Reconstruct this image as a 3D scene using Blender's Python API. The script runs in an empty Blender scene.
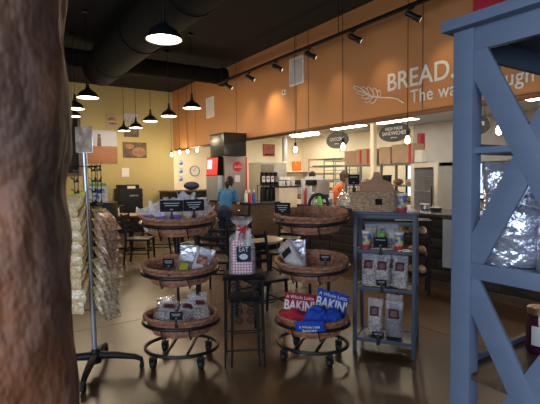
import bpy, bmesh, math, random
from mathutils import Vector, Matrix, noise
random.seed(7)
S = bpy.context.scene; COL = S.collection
R = math.radians; PI = math.pi

# ------------------------------------------------------------------ camera
FPX, YAW, PITCH, ROLL, CH = 437.0, 0.589, 0.0567, -0.0125, 1.5
cd = bpy.data.cameras.new('camera'); cam = bpy.data.objects.new('camera', cd); COL.objects.link(cam)
Fv = Vector((math.sin(YAW)*math.cos(PITCH), math.cos(YAW)*math.cos(PITCH), -math.sin(PITCH)))
R0 = Vector((math.cos(YAW), -math.sin(YAW), 0)); U0 = R0.cross(Fv)
Rv = R0*math.cos(ROLL) + U0*math.sin(ROLL); Uv = Rv.cross(Fv)
cam.matrix_world = Matrix(((Rv.x, Uv.x, -Fv.x, 0), (Rv.y, Uv.y, -Fv.y, 0), (Rv.z, Uv.z, -Fv.z, CH), (0, 0, 0, 1)))
cd.sensor_width = 36; cd.lens = 36*FPX/540; cd.clip_start = 0.02
cd.dof.use_dof = True; cd.dof.focus_distance = 3.8; cd.dof.aperture_fstop = 13
S.camera = cam
S.view_settings.view_transform = 'Standard'; S.view_settings.look = 'None'
S.view_settings.gamma = 1; S.view_settings.use_curve_mapping = False
S.view_settings.exposure = 0.42
S.cycles.use_denoising = True
S.cycles.max_bounces = 8

def at(px, py, X=None, Y=None, z=None, t=None):
    """a measured point of the photograph's sight line -> world point on a wall, a height or at a distance"""
    d = Fv + Rv*((px-270)/FPX) - Uv*((py-202)/FPX)
    if X is not None: t = X/d.x
    elif Y is not None: t = Y/d.y
    elif z is not None: t = (z-CH)/d.z
    return d*t + Vector((0, 0, CH))

# ------------------------------------------------------------------ world and daylight
w = bpy.data.worlds.new('world'); S.world = w; w.use_nodes = True
w.node_tree.nodes['Background'].inputs[0].default_value = (0.55, 0.68, 1.0, 1)
w.node_tree.nodes['Background'].inputs[1].default_value = 0.25
def light(name, kind, loc, energy, color, size=1, size_y=None, look=None, **kw):
    l = bpy.data.lights.new(name, kind); o = bpy.data.objects.new(name, l); COL.objects.link(o)
    l.energy = energy; l.color = color; o.location = loc
    if kind == 'AREA':
        l.size = size
        if size_y: l.shape = 'RECTANGLE'; l.size_y = size_y
    else: l.shadow_soft_size = size
    for k, v in kw.items(): setattr(l, k, v)
    if look is not None:
        o.rotation_euler = (Vector(look)-Vector(loc)).to_track_quat('-Z', 'Y').to_euler()
    return o
light('daylight_shopfront', 'AREA', (-1.8, -2.9, 2.0), 75, (0.66, 0.80, 1.0), 3.2, 2.0, look=(1.5, 3, 1.5))
light('daylight_side', 'AREA', (-3.9, 0.6, 1.9), 210, (0.70, 0.82, 1.0), 5.0, 2.3, look=(0, 1.4, 1.6))

# ------------------------------------------------------------------ materials
def mat(name, c, rough=0.6, metal=0.0, c2=None, scale=8, stretch=(1, 1, 1), bump=0.0, bscale=None, emit=0, ecol=None,
        alpha=1.0, trans=0.0, coat=0, detail=4, lo=0.35, hi=0.65, spec=None):
    m = bpy.data.materials.new(name); m.use_nodes = True; nt = m.node_tree; N = nt.nodes; L = nt.links
    b = N['Principled BSDF']
    b.inputs['Base Color'].default_value = (*c, 1); b.inputs['Roughness'].default_value = rough
    b.inputs['Metallic'].default_value = metal; b.inputs['Alpha'].default_value = alpha
    b.inputs['Transmission Weight'].default_value = trans; b.inputs['Coat Weight'].default_value = coat
    if spec is not None: b.inputs['Specular IOR Level'].default_value = spec
    if emit:
        b.inputs['Emission Color'].default_value = (*(ecol or c), 1); b.inputs['Emission Strength'].default_value = emit
    tc = N.new('ShaderNodeTexCoord'); mp = N.new('ShaderNodeMapping'); mp.inputs['Scale'].default_value = stretch
    L.new(tc.outputs['Object'], mp.inputs[0])
    nz = N.new('ShaderNodeTexNoise'); nz.inputs['Scale'].default_value = scale; nz.inputs['Detail'].default_value = detail
    L.new(mp.outputs[0], nz.inputs['Vector'])
    rp = N.new('ShaderNodeValToRGB'); rp.color_ramp.elements[0].position = lo; rp.color_ramp.elements[1].position = hi
    if c2 is None: c2 = tuple(min(1, x*0.9) for x in c)
    rp.color_ramp.elements[0].color = (*c2, 1); rp.color_ramp.elements[1].color = (*c, 1)
    L.new(nz.outputs[0], rp.inputs[0]); L.new(rp.outputs[0], b.inputs['Base Color'])
    if bump:
        n2 = N.new('ShaderNodeTexNoise'); n2.inputs['Scale'].default_value = bscale or scale*3; n2.inputs['Detail'].default_value = 3
        L.new(mp.outputs[0], n2.inputs['Vector'])
        bp = N.new('ShaderNodeBump'); bp.inputs['Strength'].default_value = bump; bp.inputs['Distance'].default_value = 0.02
        L.new(n2.outputs[0], bp.inputs['Height']); L.new(bp.outputs[0], b.inputs['Normal'])
    return m
M = {}
M['yellow'] = mat('yellow_paint', (0.42, 0.345, 0.145), 0.7, c2=(0.405, 0.33, 0.137), scale=2)
M['cream'] = mat('cream_paint', (0.80, 0.72, 0.52), 0.7, c2=(0.77, 0.69, 0.49), scale=2)
M['greypaint'] = mat('grey_paint', (0.42, 0.41, 0.39), 0.6, scale=2)
M['orange'] = mat('orange_paint', (0.53, 0.24, 0.088), 0.6, c2=(0.515, 0.232, 0.084), scale=1.5)
M['ceil'] = mat('black_ceiling', (0.006, 0.0065, 0.006), 0.95, scale=3, bump=0.1)
M['duct'] = mat('black_duct', (0.008, 0.008, 0.0075), 0.9, scale=3, spec=.15)
M['kceil'] = mat('kitchen_ceiling_tiles', (0.62, 0.58, 0.5), 0.9, scale=20)
M['red'] = mat('red_paint', (0.55, 0.03, 0.05), 0.45)
M['blue_wood'] = mat('blue_painted_wood', (0.125, 0.165, 0.24), 0.5, c2=(0.115, 0.152, 0.225), scale=5, stretch=(1, 1, 6), bump=0.05, bscale=30)
M['blue_small'] = mat('slate_blue_painted_wood', (0.058, 0.080, 0.115), 0.5, c2=(0.045, 0.064, 0.095), scale=9)
M['shelfboard'] = mat('brown_shelf_board', (0.10, 0.06, 0.04), 0.5, c2=(0.05, 0.03, 0.02), scale=6, stretch=(1, 8, 1))
M['black'] = mat('black_metal', (0.008, 0.008, 0.010), 0.4, scale=10, spec=.35)
M['blackplastic'] = mat('black_plastic', (0.010, 0.010, 0.012), 0.5, scale=10, spec=.3)
M['blackwood'] = mat('black_wood', (0.012, 0.012, 0.015), 0.5, scale=10, c2=(0.008, 0.008, 0.010), spec=.25)
M['wood'] = mat('honey_wood', (0.30, 0.17, 0.08), 0.4, c2=(0.2, 0.1, 0.045), scale=3, stretch=(1, 10, 1))
M['palewood'] = mat('pale_laminate', (0.5, 0.42, 0.32), 0.3, scale=3)
M['brownlam'] = mat('brown_laminate', (0.12, 0.075, 0.045), 0.45, c2=(0.075, 0.045, 0.028), scale=3, stretch=(1, 1, 6))
M['drawerlam'] = mat('grey_brown_laminate', (0.17, 0.12, 0.085), 0.45, c2=(0.12, 0.08, 0.06), scale=3, stretch=(1, 6, 1))
M['darktop'] = mat('dark_stone_counter', (0.06, 0.06, 0.065), 0.2, c2=(0.04, 0.04, 0.045), scale=60)
M['plankdark'] = mat('dark_weathered_planks', (0.055, 0.042, 0.035), 0.5, c2=(0.018, 0.016, 0.016), scale=2.2, stretch=(1, 1, 9), detail=8)
M['chrome'] = mat('steel', (0.55, 0.56, 0.56), 0.25, metal=1.0, scale=5)
M['brushed'] = mat('brushed_steel', (0.50, 0.47, 0.42), 0.5, metal=0.5, scale=4)
M['polegrey'] = mat('grey_metal_pole', (0.5, 0.52, 0.55), 0.3, metal=0.6)
M['white'] = mat('white_paint', (0.8, 0.79, 0.75), 0.5)
M['paper'] = mat('white_paper', (0.75, 0.72, 0.68), 0.7)
M['plasticwhite'] = mat('white_plastic', (0.72, 0.70, 0.68), 0.35)
M['glow'] = mat('warm_lamp_glow', (1, 0.9, 0.72), 0.5, emit=7, ecol=(1, 0.86, 0.66))
M['lens'] = mat('spotlight_lens', (1, .9, .7), .3, emit=0.6, ecol=(1, .8, .5))
M['bulb'] = mat('clear_bulb_glow', (1, 0.9, 0.7), 0.5, emit=14, ecol=(1, 0.84, 0.58))
M['troffer'] = mat('fluorescent_diffuser', (1, 0.95, 0.85), 0.5, emit=20, ecol=(1, 0.90, 0.74))
M['dullblack'] = mat('dull_black_iron', (0.006, 0.006, 0.007), 0.8, spec=.12)
M['chalk'] = mat('chalkboard', (0.014, 0.014, 0.017), 0.8, scale=12, spec=.15)
M['ink'] = mat('chalk_lettering', (0.7, 0.7, 0.7), 0.8); M['chalkink'] = mat('faint_chalk', (0.42, 0.42, 0.44), 0.9)
M['film'] = mat('clear_cellophane', (0.85, 0.88, 0.98), 0.14, alpha=0.23, scale=14, bump=1.0, bscale=26, spec=1.0)
M['cello'] = mat('crinkled_cellophane', (0.92, 0.93, 1.0), 0.22, alpha=0.36, scale=14, bump=1.0, bscale=30, spec=1.0)
M['cello2'] = mat('gift_cellophane', (0.92, 0.93, 1.0), 0.15, alpha=0.22, scale=14, bump=1.0, bscale=30, spec=1.0)
M['foil'] = mat('silver_foil', (0.72, 0.74, 0.84), 0.22, metal=0.7, scale=8, bump=1.0, bscale=22)
M['granola'] = mat('oat_mix', (0.66, 0.58, 0.48), 0.7, c2=(0.20, 0.12, 0.08), scale=45, bump=0.5, bscale=60)
M['darkmix'] = mat('dark_nut_mix', (0.16, 0.09, 0.05), 0.6, c2=(0.03, 0.018, 0.012), scale=70, bump=0.5, bscale=60)
M['pasta'] = mat('golden_pasta', (0.60, 0.42, 0.18), 0.6, c2=(0.36, 0.2, 0.07), scale=45, stretch=(1, 1, 3), bump=1.0, bscale=60)
M['nuts'] = mat('brown_snack_mix', (0.36, 0.20, 0.09), 0.6, c2=(0.14, 0.07, 0.03), scale=50, bump=1.0, bscale=60)
M['flour'] = mat('white_mix', (0.62, 0.58, 0.56), 0.8, c2=(0.5, 0.46, 0.42), scale=30)
M['maroon'] = mat('maroon_label', (0.14, 0.035, 0.035), 0.5, c2=(0.07, 0.015, 0.02), scale=30)
M['purple'] = mat('purple_label', (0.10, 0.08, 0.42), 0.5, c2=(0.06, 0.05, 0.25), scale=30)
M['orangelabel'] = mat('orange_and_brown_label', (0.62, 0.25, 0.13), 0.5, c2=(0.13, 0.05, 0.06), scale=35, lo=0.45, hi=0.55)
M['yellowlabel'] = mat('yellow_label', (0.75, 0.7, 0.05), 0.5)
M['green'] = mat('green_label', (0.15, 0.5, 0.08), 0.5)
M['wicker'] = mat('reddish_brown_wicker', (0.50, 0.225, 0.12), 0.5, c2=(0.17, 0.065, 0.036), scale=30, bump=0.3, bscale=90, lo=0.3, hi=0.7)
M['wickerpale'] = mat('pale_seagrass', (0.64, 0.44, 0.26), 0.7, c2=(0.36, 0.23, 0.12), scale=45, bump=0.3, bscale=90)
M['board'] = mat('bread_board_wood', (0.46, 0.23, 0.115), 0.6, c2=(0.34, 0.16, 0.08), scale=4, stretch=(1, 1, 6))
M['kraft'] = mat('brown_cardboard', (0.48, 0.34, 0.22), 0.8, c2=(0.42, 0.29, 0.18), scale=4)
M['redshirt'] = mat('red_cotton', (0.42, 0.012, 0.028), 0.85, scale=60, bump=0.25, bscale=16)
M['blueshirt'] = mat('royal_blue_cotton', (0.012, 0.075, 0.50), 0.85, scale=60, bump=0.25, bscale=16)
M['shirttext'] = mat('white_shirt_print', (0.75, 0.75, 0.78), 0.8)
M['skin'] = mat('skin', (0.50, 0.27, 0.18), 0.5)
M['hair'] = mat('dark_hair', (0.018, 0.012, 0.010), 0.5, scale=40, stretch=(4, 4, 1), bump=0.4)
M['brownhair'] = mat('brown_hair', (0.10, 0.05, 0.025), 0.6, scale=40, bump=0.4)
M['tealshirt'] = mat('teal_blue_tee', (0.03, 0.17, 0.36), 0.8, bump=0.15)
M['paleshirt'] = mat('periwinkle_shirt', (0.16, 0.24, 0.60), 0.8, bump=0.15)
M['orangeshirt'] = mat('orange_tee', (0.62, 0.13, 0.03), 0.8, bump=0.15)
M['navy'] = mat('navy_cloth', (0.012, 0.02, 0.06), 0.8, bump=0.3)
M['bucket'] = mat('orange_plastic', (0.95, 0.22, 0.03), 0.4)
M['glass'] = mat('glass', (0.9, 0.95, 1), 0.05, trans=0.9, alpha=0.5)
M['winglass'] = mat('pale_window_glass', (0.55, 0.7, 0.95), 0.1, emit=0.9, ecol=(0.6, 0.78, 1))
M['lid'] = mat('copper_lid', (0.35, 0.2, 0.13), 0.35, metal=0.8)
M['jam'] = mat('dark_berry_jam', (0.05, 0.008, 0.02), 0.1)
M['rust'] = mat('rust_red_print', (0.50, 0.07, 0.03), 0.5, c2=(0.05, 0.10, 0.12), scale=16, lo=0.42, hi=0.5)
M['soda_red'] = mat('soda_red', (0.72, 0.015, 0.02), 0.3)
M['screen'] = mat('lit_red_screen', (0.75, 0.03, 0.03), 0.3, emit=0.7, ecol=(1, 0.05, 0.04))
M['screenwhite'] = mat('lit_white_screen', (0.9, 0.9, 0.9), 0.3, emit=0.8)

def wave_mat(name, c1, c2, scale, axis='X', rough=0.5):
    m = mat(name, c1, rough); nt = m.node_tree; N = nt.nodes; b = N['Principled BSDF']
    wv = N.new('ShaderNodeTexWave'); wv.bands_direction = axis; wv.inputs['Scale'].default_value = scale
    tc = N.new('ShaderNodeTexCoord'); nt.links.new(tc.outputs['Object'], wv.inputs[0])
    rp = N.new('ShaderNodeValToRGB'); rp.color_ramp.interpolation = 'CONSTANT'
    rp.color_ramp.elements[1].position = 0.5; rp.color_ramp.elements[0].color = (*c1, 1); rp.color_ramp.elements[1].color = (*c2, 1)
    nt.links.new(wv.outputs[0], rp.inputs[0]); nt.links.new(rp.outputs[0], b.inputs['Base Color']); return m
def gingham():
    m = mat('red_gingham', (1, 1, 1), 0.5); nt = m.node_tree; N = nt.nodes; b = N['Principled BSDF']
    tc = N.new('ShaderNodeTexCoord'); vals = []
    for ax in 'XZ':
        wv = N.new('ShaderNodeTexWave'); wv.bands_direction = ax; wv.inputs['Scale'].default_value = 14
        nt.links.new(tc.outputs['Object'], wv.inputs[0])
        g = N.new('ShaderNodeMath'); g.operation = 'GREATER_THAN'; g.inputs[1].default_value = 0.5
        nt.links.new(wv.outputs[0], g.inputs[0]); vals.append(g)
    a = N.new('ShaderNodeMath'); a.operation = 'ADD'; nt.links.new(vals[0].outputs[0], a.inputs[0]); nt.links.new(vals[1].outputs[0], a.inputs[1])
    h = N.new('ShaderNodeMath'); h.operation = 'MULTIPLY'; h.inputs[1].default_value = 0.5; nt.links.new(a.outputs[0], h.inputs[0])
    rp = N.new('ShaderNodeValToRGB'); rp.color_ramp.elements[0].color = (0.8, 0.76, 0.78, 1); rp.color_ramp.elements[1].color = (0.62, 0.01, 0.03, 1)
    nt.links.new(h.outputs[0], rp.inputs[0]); nt.links.new(rp.outputs[0], b.inputs['Base Color']); return m
M['gingham'] = gingham()
def floor_mat():
    m = mat('polished_brown_concrete', (0.108, 0.060, 0.027), 0.3, c2=(0.052, 0.029, 0.014), scale=0.9, detail=9, lo=0.3, hi=0.72)
    nt = m.node_tree; N = nt.nodes; b = N['Principled BSDF']
    ramp = [n for n in N if n.type == 'VALTORGB'][0]; tc = [n for n in N if n.type == 'TEX_COORD'][0]
    v = N.new('ShaderNodeTexNoise'); v.inputs['Scale'].default_value = 3.1; v.inputs['Detail'].default_value = 2
    r2 = N.new('ShaderNodeValToRGB'); r2.color_ramp.elements[0].position = 0.28; r2.color_ramp.elements[1].position = 0.33
    r2.color_ramp.elements[0].color = (0.5, 0.5, 0.5, 1); r2.color_ramp.elements[1].color = (1, 1, 1, 1)
    mx = N.new('ShaderNodeMixRGB'); mx.blend_type = 'MULTIPLY'; mx.inputs[0].default_value = 1
    nt.links.new(tc.outputs['Object'], v.inputs['Vector']); nt.links.new(v.outputs[0], r2.inputs[0])
    nt.links.new(ramp.outputs[0], mx.inputs[1]); nt.links.new(r2.outputs[0], mx.inputs[2]); nt.links.new(mx.outputs[0], b.inputs['Base Color'])
    r3 = N.new('ShaderNodeMapRange'); r3.inputs[3].default_value = 0.24; r3.inputs[4].default_value = 0.40
    n3 = N.new('ShaderNodeTexNoise'); n3.inputs['Scale'].default_value = 2.5; n3.inputs['Detail'].default_value = 6
    nt.links.new(tc.outputs['Object'], n3.inputs['Vector']); nt.links.new(n3.outputs[0], r3.inputs[0]); nt.links.new(r3.outputs[0], b.inputs['Roughness'])
    return m
M['floor'] = floor_mat()
def timber():
    m = mat('rough_timber', (0.36, 0.20, 0.125), 0.65, c2=(0.06, 0.03, 0.018), scale=8, stretch=(1, 1, 0.6), bump=1.0, bscale=26, detail=13, lo=0.36, hi=0.70)
    nt = m.node_tree; N = nt.nodes; b = N['Principled BSDF']; ramp = [n for n in N if n.type == 'VALTORGB'][0]; tc = [n for n in N if n.type == 'TEX_COORD'][0]
    n = N.new('ShaderNodeTexNoise'); n.inputs['Scale'].default_value = 4.5; n.inputs['Detail'].default_value = 6; n.inputs['Distortion'].default_value = 1.5
    r = N.new('ShaderNodeValToRGB'); r.color_ramp.elements[0].position = .42; r.color_ramp.elements[1].position = .6
    r.color_ramp.elements[0].color = (.85, .76, .72, 1); r.color_ramp.elements[1].color = (1.0, .60, .32, 1)
    mx = N.new('ShaderNodeMixRGB'); mx.blend_type = 'MULTIPLY'; mx.inputs[0].default_value = 1
    nt.links.new(tc.outputs['Object'], n.inputs['Vector']); nt.links.new(n.outputs[0], r.inputs[0])
    nt.links.new(ramp.outputs[0], mx.inputs[1]); nt.links.new(r.outputs[0], mx.inputs[2]); nt.links.new(mx.outputs[0], b.inputs['Base Color'])
    return m
M['timber'] = timber()

# ------------------------------------------------------------------ mesh helpers
class MB:
    def __init__(s): s.bm = bmesh.new(); s.slots = []
    def _mi(s, n0, mi):
        if mi:
            s.bm.faces.ensure_lookup_table()
            for f in s.bm.faces[n0:]: f.material_index = mi
    def box(s, c, d, rot=None, bev=0.0, mi=0):
        n0 = len(s.bm.faces)
        m = Matrix.Translation(c) @ (rot.to_4x4() if rot else Matrix.Identity(4)) @ Matrix.Diagonal((*d, 1))
        r = bmesh.ops.create_cube(s.bm, size=1, matrix=m)
        if bev:
            es = list({e for v in r['verts'] for e in v.link_edges})
            bmesh.ops.bevel(s.bm, geom=es, offset=min(bev, min(d)*0.45), segments=2, affect='EDGES', profile=0.6)
        s._mi(n0, mi); return s
    def bar(s, a, b, w, h, up=(0, 0, 1), bev=0.0, mi=0):
        a = Vector(a); b = Vector(b); y = (b-a).normalized(); u = Vector(up)
        if abs(y.dot(u)) > 0.98: u = Vector((1, 0, 0))
        x = y.cross(u).normalized(); z = x.cross(y)
        rot = Matrix((x, y, z)).transposed()
        return s.box((a+b)/2, (w, (b-a).length, h), rot, bev, mi)
    def tube(s, pts, r, n=8, closed=False, mi=0, cap=True):
        bm = s.bm; pts = [Vector(p) for p in pts]; k = len(pts); rr = r if isinstance(r, (list, tuple)) else [r]*k
        f0 = len(bm.faces); rings = []; prev = None
        for i, p in enumerate(pts):
            if closed: t = pts[(i+1) % k]-pts[i-1]
            else: t = pts[min(i+1, k-1)]-pts[max(i-1, 0)]
            t.normalize()
            if prev is None:
                u = Vector((0, 0, 1)) if abs(t.z) < 0.9 else Vector((1, 0, 0))
                prev = t.cross(u).normalized()
            x = (prev - t*prev.dot(t))
            x = x.normalized() if x.length > 1e-6 else t.orthogonal().normalized()
            prev = x; y = t.cross(x)
            rings.append([bm.verts.new(p + (x*math.cos(2*PI*j/n)+y*math.sin(2*PI*j/n))*rr[i]) for j in range(n)])
        m = k if closed else k-1
        for i in range(m):
            A = rings[i]; B = rings[(i+1) % k]
            for j in range(n): bm.faces.new((A[j], A[(j+1) % n], B[(j+1) % n], B[j]))
        if not closed and cap:
            bm.faces.new(rings[0][::-1]); bm.faces.new(rings[-1])
        s._mi(f0, mi); return s
    def lathe(s, prof, c=(0, 0, 0), n=24, sx=1, sy=1, mi=0, rot=None, cap=True):
        bm = s.bm; f0 = len(bm.faces); rings = []; c = Vector(c)
        for r, z in prof:
            ring = []
            for j in range(n):
                v = Vector((max(r, 1e-4)*sx*math.cos(2*PI*j/n), max(r, 1e-4)*sy*math.sin(2*PI*j/n), z))
                if rot: v = rot @ v
                ring.append(bm.verts.new(c+v))
            rings.append(ring)
        for A, B in zip(rings, rings[1:]):
            for j in range(n): bm.faces.new((A[j], A[(j+1) % n], B[(j+1) % n], B[j]))
        if cap: bm.faces.new(rings[0][::-1]); bm.faces.new(rings[-1])
        s._mi(f0, mi); return s
    def ball(s, c, r, sc=(1, 1, 1), n=12, mi=0):
        f0 = len(s.bm.faces)
        bmesh.ops.create_uvsphere(s.bm, u_segments=n, v_segments=max(6, n*2//3), radius=r, matrix=Matrix.Translation(c) @ Matrix.Diagonal((*sc, 1)))
        s._mi(f0, mi); return s
    def poly(s, pts, thick, mi=0):
        """closed outline extruded along vector thick"""
        f0 = len(s.bm.faces); bm = s.bm; t = Vector(thick)
        a = [bm.verts.new(Vector(p)) for p in pts]; b = [bm.verts.new(Vector(p)+t) for p in pts]
        bm.faces.new(a[::-1]); bm.faces.new(b); k = len(a)
        for i in range(k): bm.faces.new((a[i], a[(i+1) % k], b[(i+1) % k], b[i]))
        s._mi(f0, mi); return s
    def mesh(s, name, ms, smooth=True):
        bmesh.ops.recalc_face_normals(s.bm, faces=s.bm.faces)
        me = bpy.data.meshes.new(name); s.bm.to_mesh(me); s.bm.free()
        for m in (ms if isinstance(ms, (list, tuple)) else [ms]): me.materials.append(m)
        if smooth:
            me.polygons.foreach_set('use_smooth', [True]*len(me.polygons))
            try: me.set_sharp_from_angle(angle=R(40))
            except Exception: pass
        return me
    def build(s, name, ms, parent=None, loc=None, rotz=None, smooth=True):
        o = bpy.data.objects.new(name, s.mesh(name, ms, smooth)); COL.objects.link(o)
        if parent: o.parent = parent
        if loc is not None: o.location = loc
        if rotz is not None: o.rotation_euler = (0, 0, rotz)
        return o
def tag(o, label, cat, group=None, kind=None):
    o['label'] = label; o['category'] = cat
    if group: o['group'] = group
    if kind: o['kind'] = kind
    return o
def thing(name, label, cat, loc=(0, 0, 0), rotz=0, group=None):
    o = bpy.data.objects.new(name, None); COL.objects.link(o); o.empty_display_size = 0.05
    o.location = loc; o.rotation_euler = (0, 0, rotz); return tag(o, label, cat, group)
def struct(name, mb, m, **kw):
    o = mb.build(name, m, **kw)
    if not kw.get('parent'): o['kind'] = 'structure'
    return o
def dup(root, loc=None, rotz=None, label=None, group=None, scale=None):
    def cp(o, par):
        c = o.copy(); COL.objects.link(c); c.parent = par
        for ch in kids.get(o.name, []): cp(ch, c)
        return c
    kids = {}
    for o in bpy.data.objects:
        if o.parent: kids.setdefault(o.parent.name, []).append(o)
    r = cp(root, None)
    if loc is not None: r.location = loc
    if rotz is not None: r.rotation_euler = (0, 0, rotz)
    if label: r['label'] = label
    if group: r['group'] = group
    if scale: r.scale = (scale,)*3
    return r
def text_obj(name, s, m, parent, width, height, origin, xdir, zdir, depth=0.004, shear=0, font_w=0.0, spacing=1.0):
    """letters fitted into width x height, lower left corner at origin, facing xdir x zdir"""
    cu = bpy.data.curves.new(name, 'FONT'); cu.body = s; cu.extrude = 0.5; cu.offset = font_w; cu.shear = shear; cu.space_character = spacing
    to = bpy.data.objects.new(name, cu); COL.objects.link(to)
    dg = bpy.context.evaluated_depsgraph_get(); me = bpy.data.meshes.new_from_object(to.evaluated_get(dg))
    bpy.data.objects.remove(to); me.name = name
    xs = [v.co.x for v in me.vertices]; ys = [v.co.y for v in me.vertices]
    x0, x1, y0, y1 = min(xs), max(xs), min(ys), max(ys)
    X = Vector(xdir).normalized(); Z = Vector(zdir).normalized(); Nn = X.cross(Z)
    for v in me.vertices:
        a = (v.co.x-x0)/(x1-x0)*width; b = (v.co.y-y0)/(y1-y0)*height; c = v.co.z*depth
        v.co = Vector(origin) + X*a + Z*b + Nn*c
    me.materials.clear(); me.materials.append(m)
    o = bpy.data.objects.new(name, me); COL.objects.link(o)
    if parent: o.parent = parent
    return o

# ================================================================== THE ROOM
XW, YW, HC, HB = 5.1, 13.0, 4.15, 2.39      # orange wall plane, end wall plane, ceiling, underside of the orange band
XL, YB, XK, HK = -4.0, -3.0, 10.2, 2.9
struct('floor', MB().box(((XL+XK)/2, (YB+YW)/2, -0.05), (XK-XL+.4, YW-YB+.4, 0.1)), M['floor'], smooth=False)
sc = MB()
for y in (1.35, 4.6, 8.4): sc.box((0.5, y, 0.001), (9, 0.006, 0.002))
for x in (0.3, 3.6): sc.box((x, 5, 0.001), (0.006, 15, 0.002))
struct('trim_3', sc, mat('floor_score_line', (0.03, 0.02, 0.013), 0.5), smooth=False)
struct('ceiling', MB().box(((XL+XW)/2, (YB+YW)/2, HC+0.05), (XW-XL+.3, YW-YB+.4, 0.1)), M['ceil'], smooth=False)
struct('wall_end', MB().box(((XL+XW)/2, YW+0.1, HC/2), (XW-XL, 0.2, HC)), M['yellow'], smooth=False)
struct('wall_kitchen_end', MB().box(((XW+XK)/2, YW+0.1, HK/2), (XK-XW, 0.2, HK)), M['cream'], smooth=False)
struct('wall_kitchen_back', MB().box((XK+0.1, (8+YW)/2, HK/2), (0.2, YW-8, HK)), M['cream'], smooth=False)
struct('wall_kitchen_service', MB().box((XK+0.1, (YB+8)/2, HK/2), (0.2, 8-YB, HK)), M['greypaint'], smooth=False)  # continues the cream back wall; its dimness is put into the grey colour
struct('ceiling_kitchen', MB().box(((XW+.3+XK)/2, (YB+YW)/2, HK+0.04), (XK-XW-.3, YW-YB, 0.08)), M['kceil'], smooth=False)
struct('wall_orange', MB().box((XW+0.15, (YB+YW)/2, (HC+HB)/2), (0.3, YW-YB, HC-HB)), M['orange'], smooth=False)
seams = MB()
for y in (6.683, 6.325, 3.852, 9.0, 11.3): seams.box((XW-0.001, y, (HC+HB)/2), (0.004, 0.012, HC-HB))
struct('trim_1', seams, mat('panel_seam', (0.12, 0.05, 0.02), 0.8), smooth=False)
struct('trim_2', MB().box((XW+0.15, (YB+YW)/2, HB-0.01), (0.31, YW-YB, 0.02)), mat('dark_orange_edge', (0.16, 0.07, 0.03), 0.7), smooth=False)
struct('wall_left', MB().box((XL-0.1, (YB+YW)/2, HC/2), (0.2, YW-YB, HC)), M['yellow'], smooth=False)
bw = MB(); bw.box(((XL+XK)/2, YB-0.1, 0.35), (XK-XL, 0.2, 0.7)); bw.box(((XL+XK)/2, YB-0.1, 3.6), (XK-XL, 0.2, 1.1))
struct('wall_back', bw, M['yellow'], smooth=False)
# black round ducts under the ceiling
d1 = thing('ceiling_duct', 'black round duct crossing the ceiling to an open end by the orange wall', 'duct', (0, 9.1, 3.82))
MB().tube([(-3.9, 0, 0), (4.78, 0, 0)], 0.17, 20).build('duct_body', M['duct'], d1)
MB().tube([(4.76, 0, 0), (4.86, 0, 0)], 0.21, 20).build('end_collar', M['duct'], d1)
p0 = at(104, 66, z=3.7)
d2 = thing('ceiling_duct', 'wide black round duct running overhead past the large lamp', 'duct', (p0.x, 0, 3.72))
MB().tube([(0, 9.3, 0), (0, 1.6, 0)], 0.34, 24).build('duct_body', M['duct'], d2)
for y in (3, 4.8, 6.6, 8.4): MB().tube([(0, y, 0), (0, y+.05, 0)], 0.352, 24).build('duct_band', M['duct'], d2)
# red panel on the wall, high up
pr = at(475, 6, X=XW)
struct('wall_red_panel', MB().box((XW-0.02, (pr.y+YB)/2+.2, (HC+3.12)/2), (0.04, pr.y-YB-.4, HC-3.12)), M['red'], smooth=False)

# wall lettering (faces -X, reads towards -Y)
XD, ZD = (0, -1, 0), (0, 0, 1)
lt = thing('wall_lettering', 'white painted words over a wheat sprig on the orange wall', 'lettering', (XW-0.004, 0, 0))
text_obj('lettering_line', 'BREAD.', M['white'], lt, 4.46-3.37, 0.255, (0, 4.46, 2.738), XD, ZD, 0.004, font_w=0.012)
text_obj('lettering_line', 'The way through', M['white'], lt, 1.64, 0.235, (0, 4.05, 2.455), XD, ZD, 0.004, font_w=0.008, spacing=1.05)
sp = MB()
def sp_pt(px, py):
    q = at(px, py, X=XW); return Vector((-0.002, q.y, q.z))
stem = [sp_pt(*q) for q in ((404, 103), (398, 99), (390, 97.5), (381, 97.5), (372, 96.5), (364, 92.5))]
sp.tube(stem, 0.008, 6)
for (a, b, wd) in (((372, 96.5), (362, 97), 2), ((372, 96.5), (366, 102), 2), ((376, 97), (371, 103), 2.2), ((368, 94), (357, 92), 2), ((366, 93), (354, 86.5), 1.8),
                   ((369, 94.5), (362, 87), 2), ((373, 96), (368, 87), 2), ((377, 97), (374, 88), 2), ((380, 97.5), (379, 90), 1.6)):
    A = Vector((*a, 0)); B = Vector((*b, 0)); d = (B-A); nrm = Vector((-d.y, d.x, 0)).normalized()
    loop = []
    for k in range(14):
        u = k/14*2*PI; f = (1-math.cos(u))/2
        q = A + d*f + nrm*wd*math.sin(u)
        loop.append(sp_pt(q.x, q.y))
    sp.tube(loop, 0.0055, 5, closed=True)
sp.build('wheat_sprig', M['white'], lt)

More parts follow.
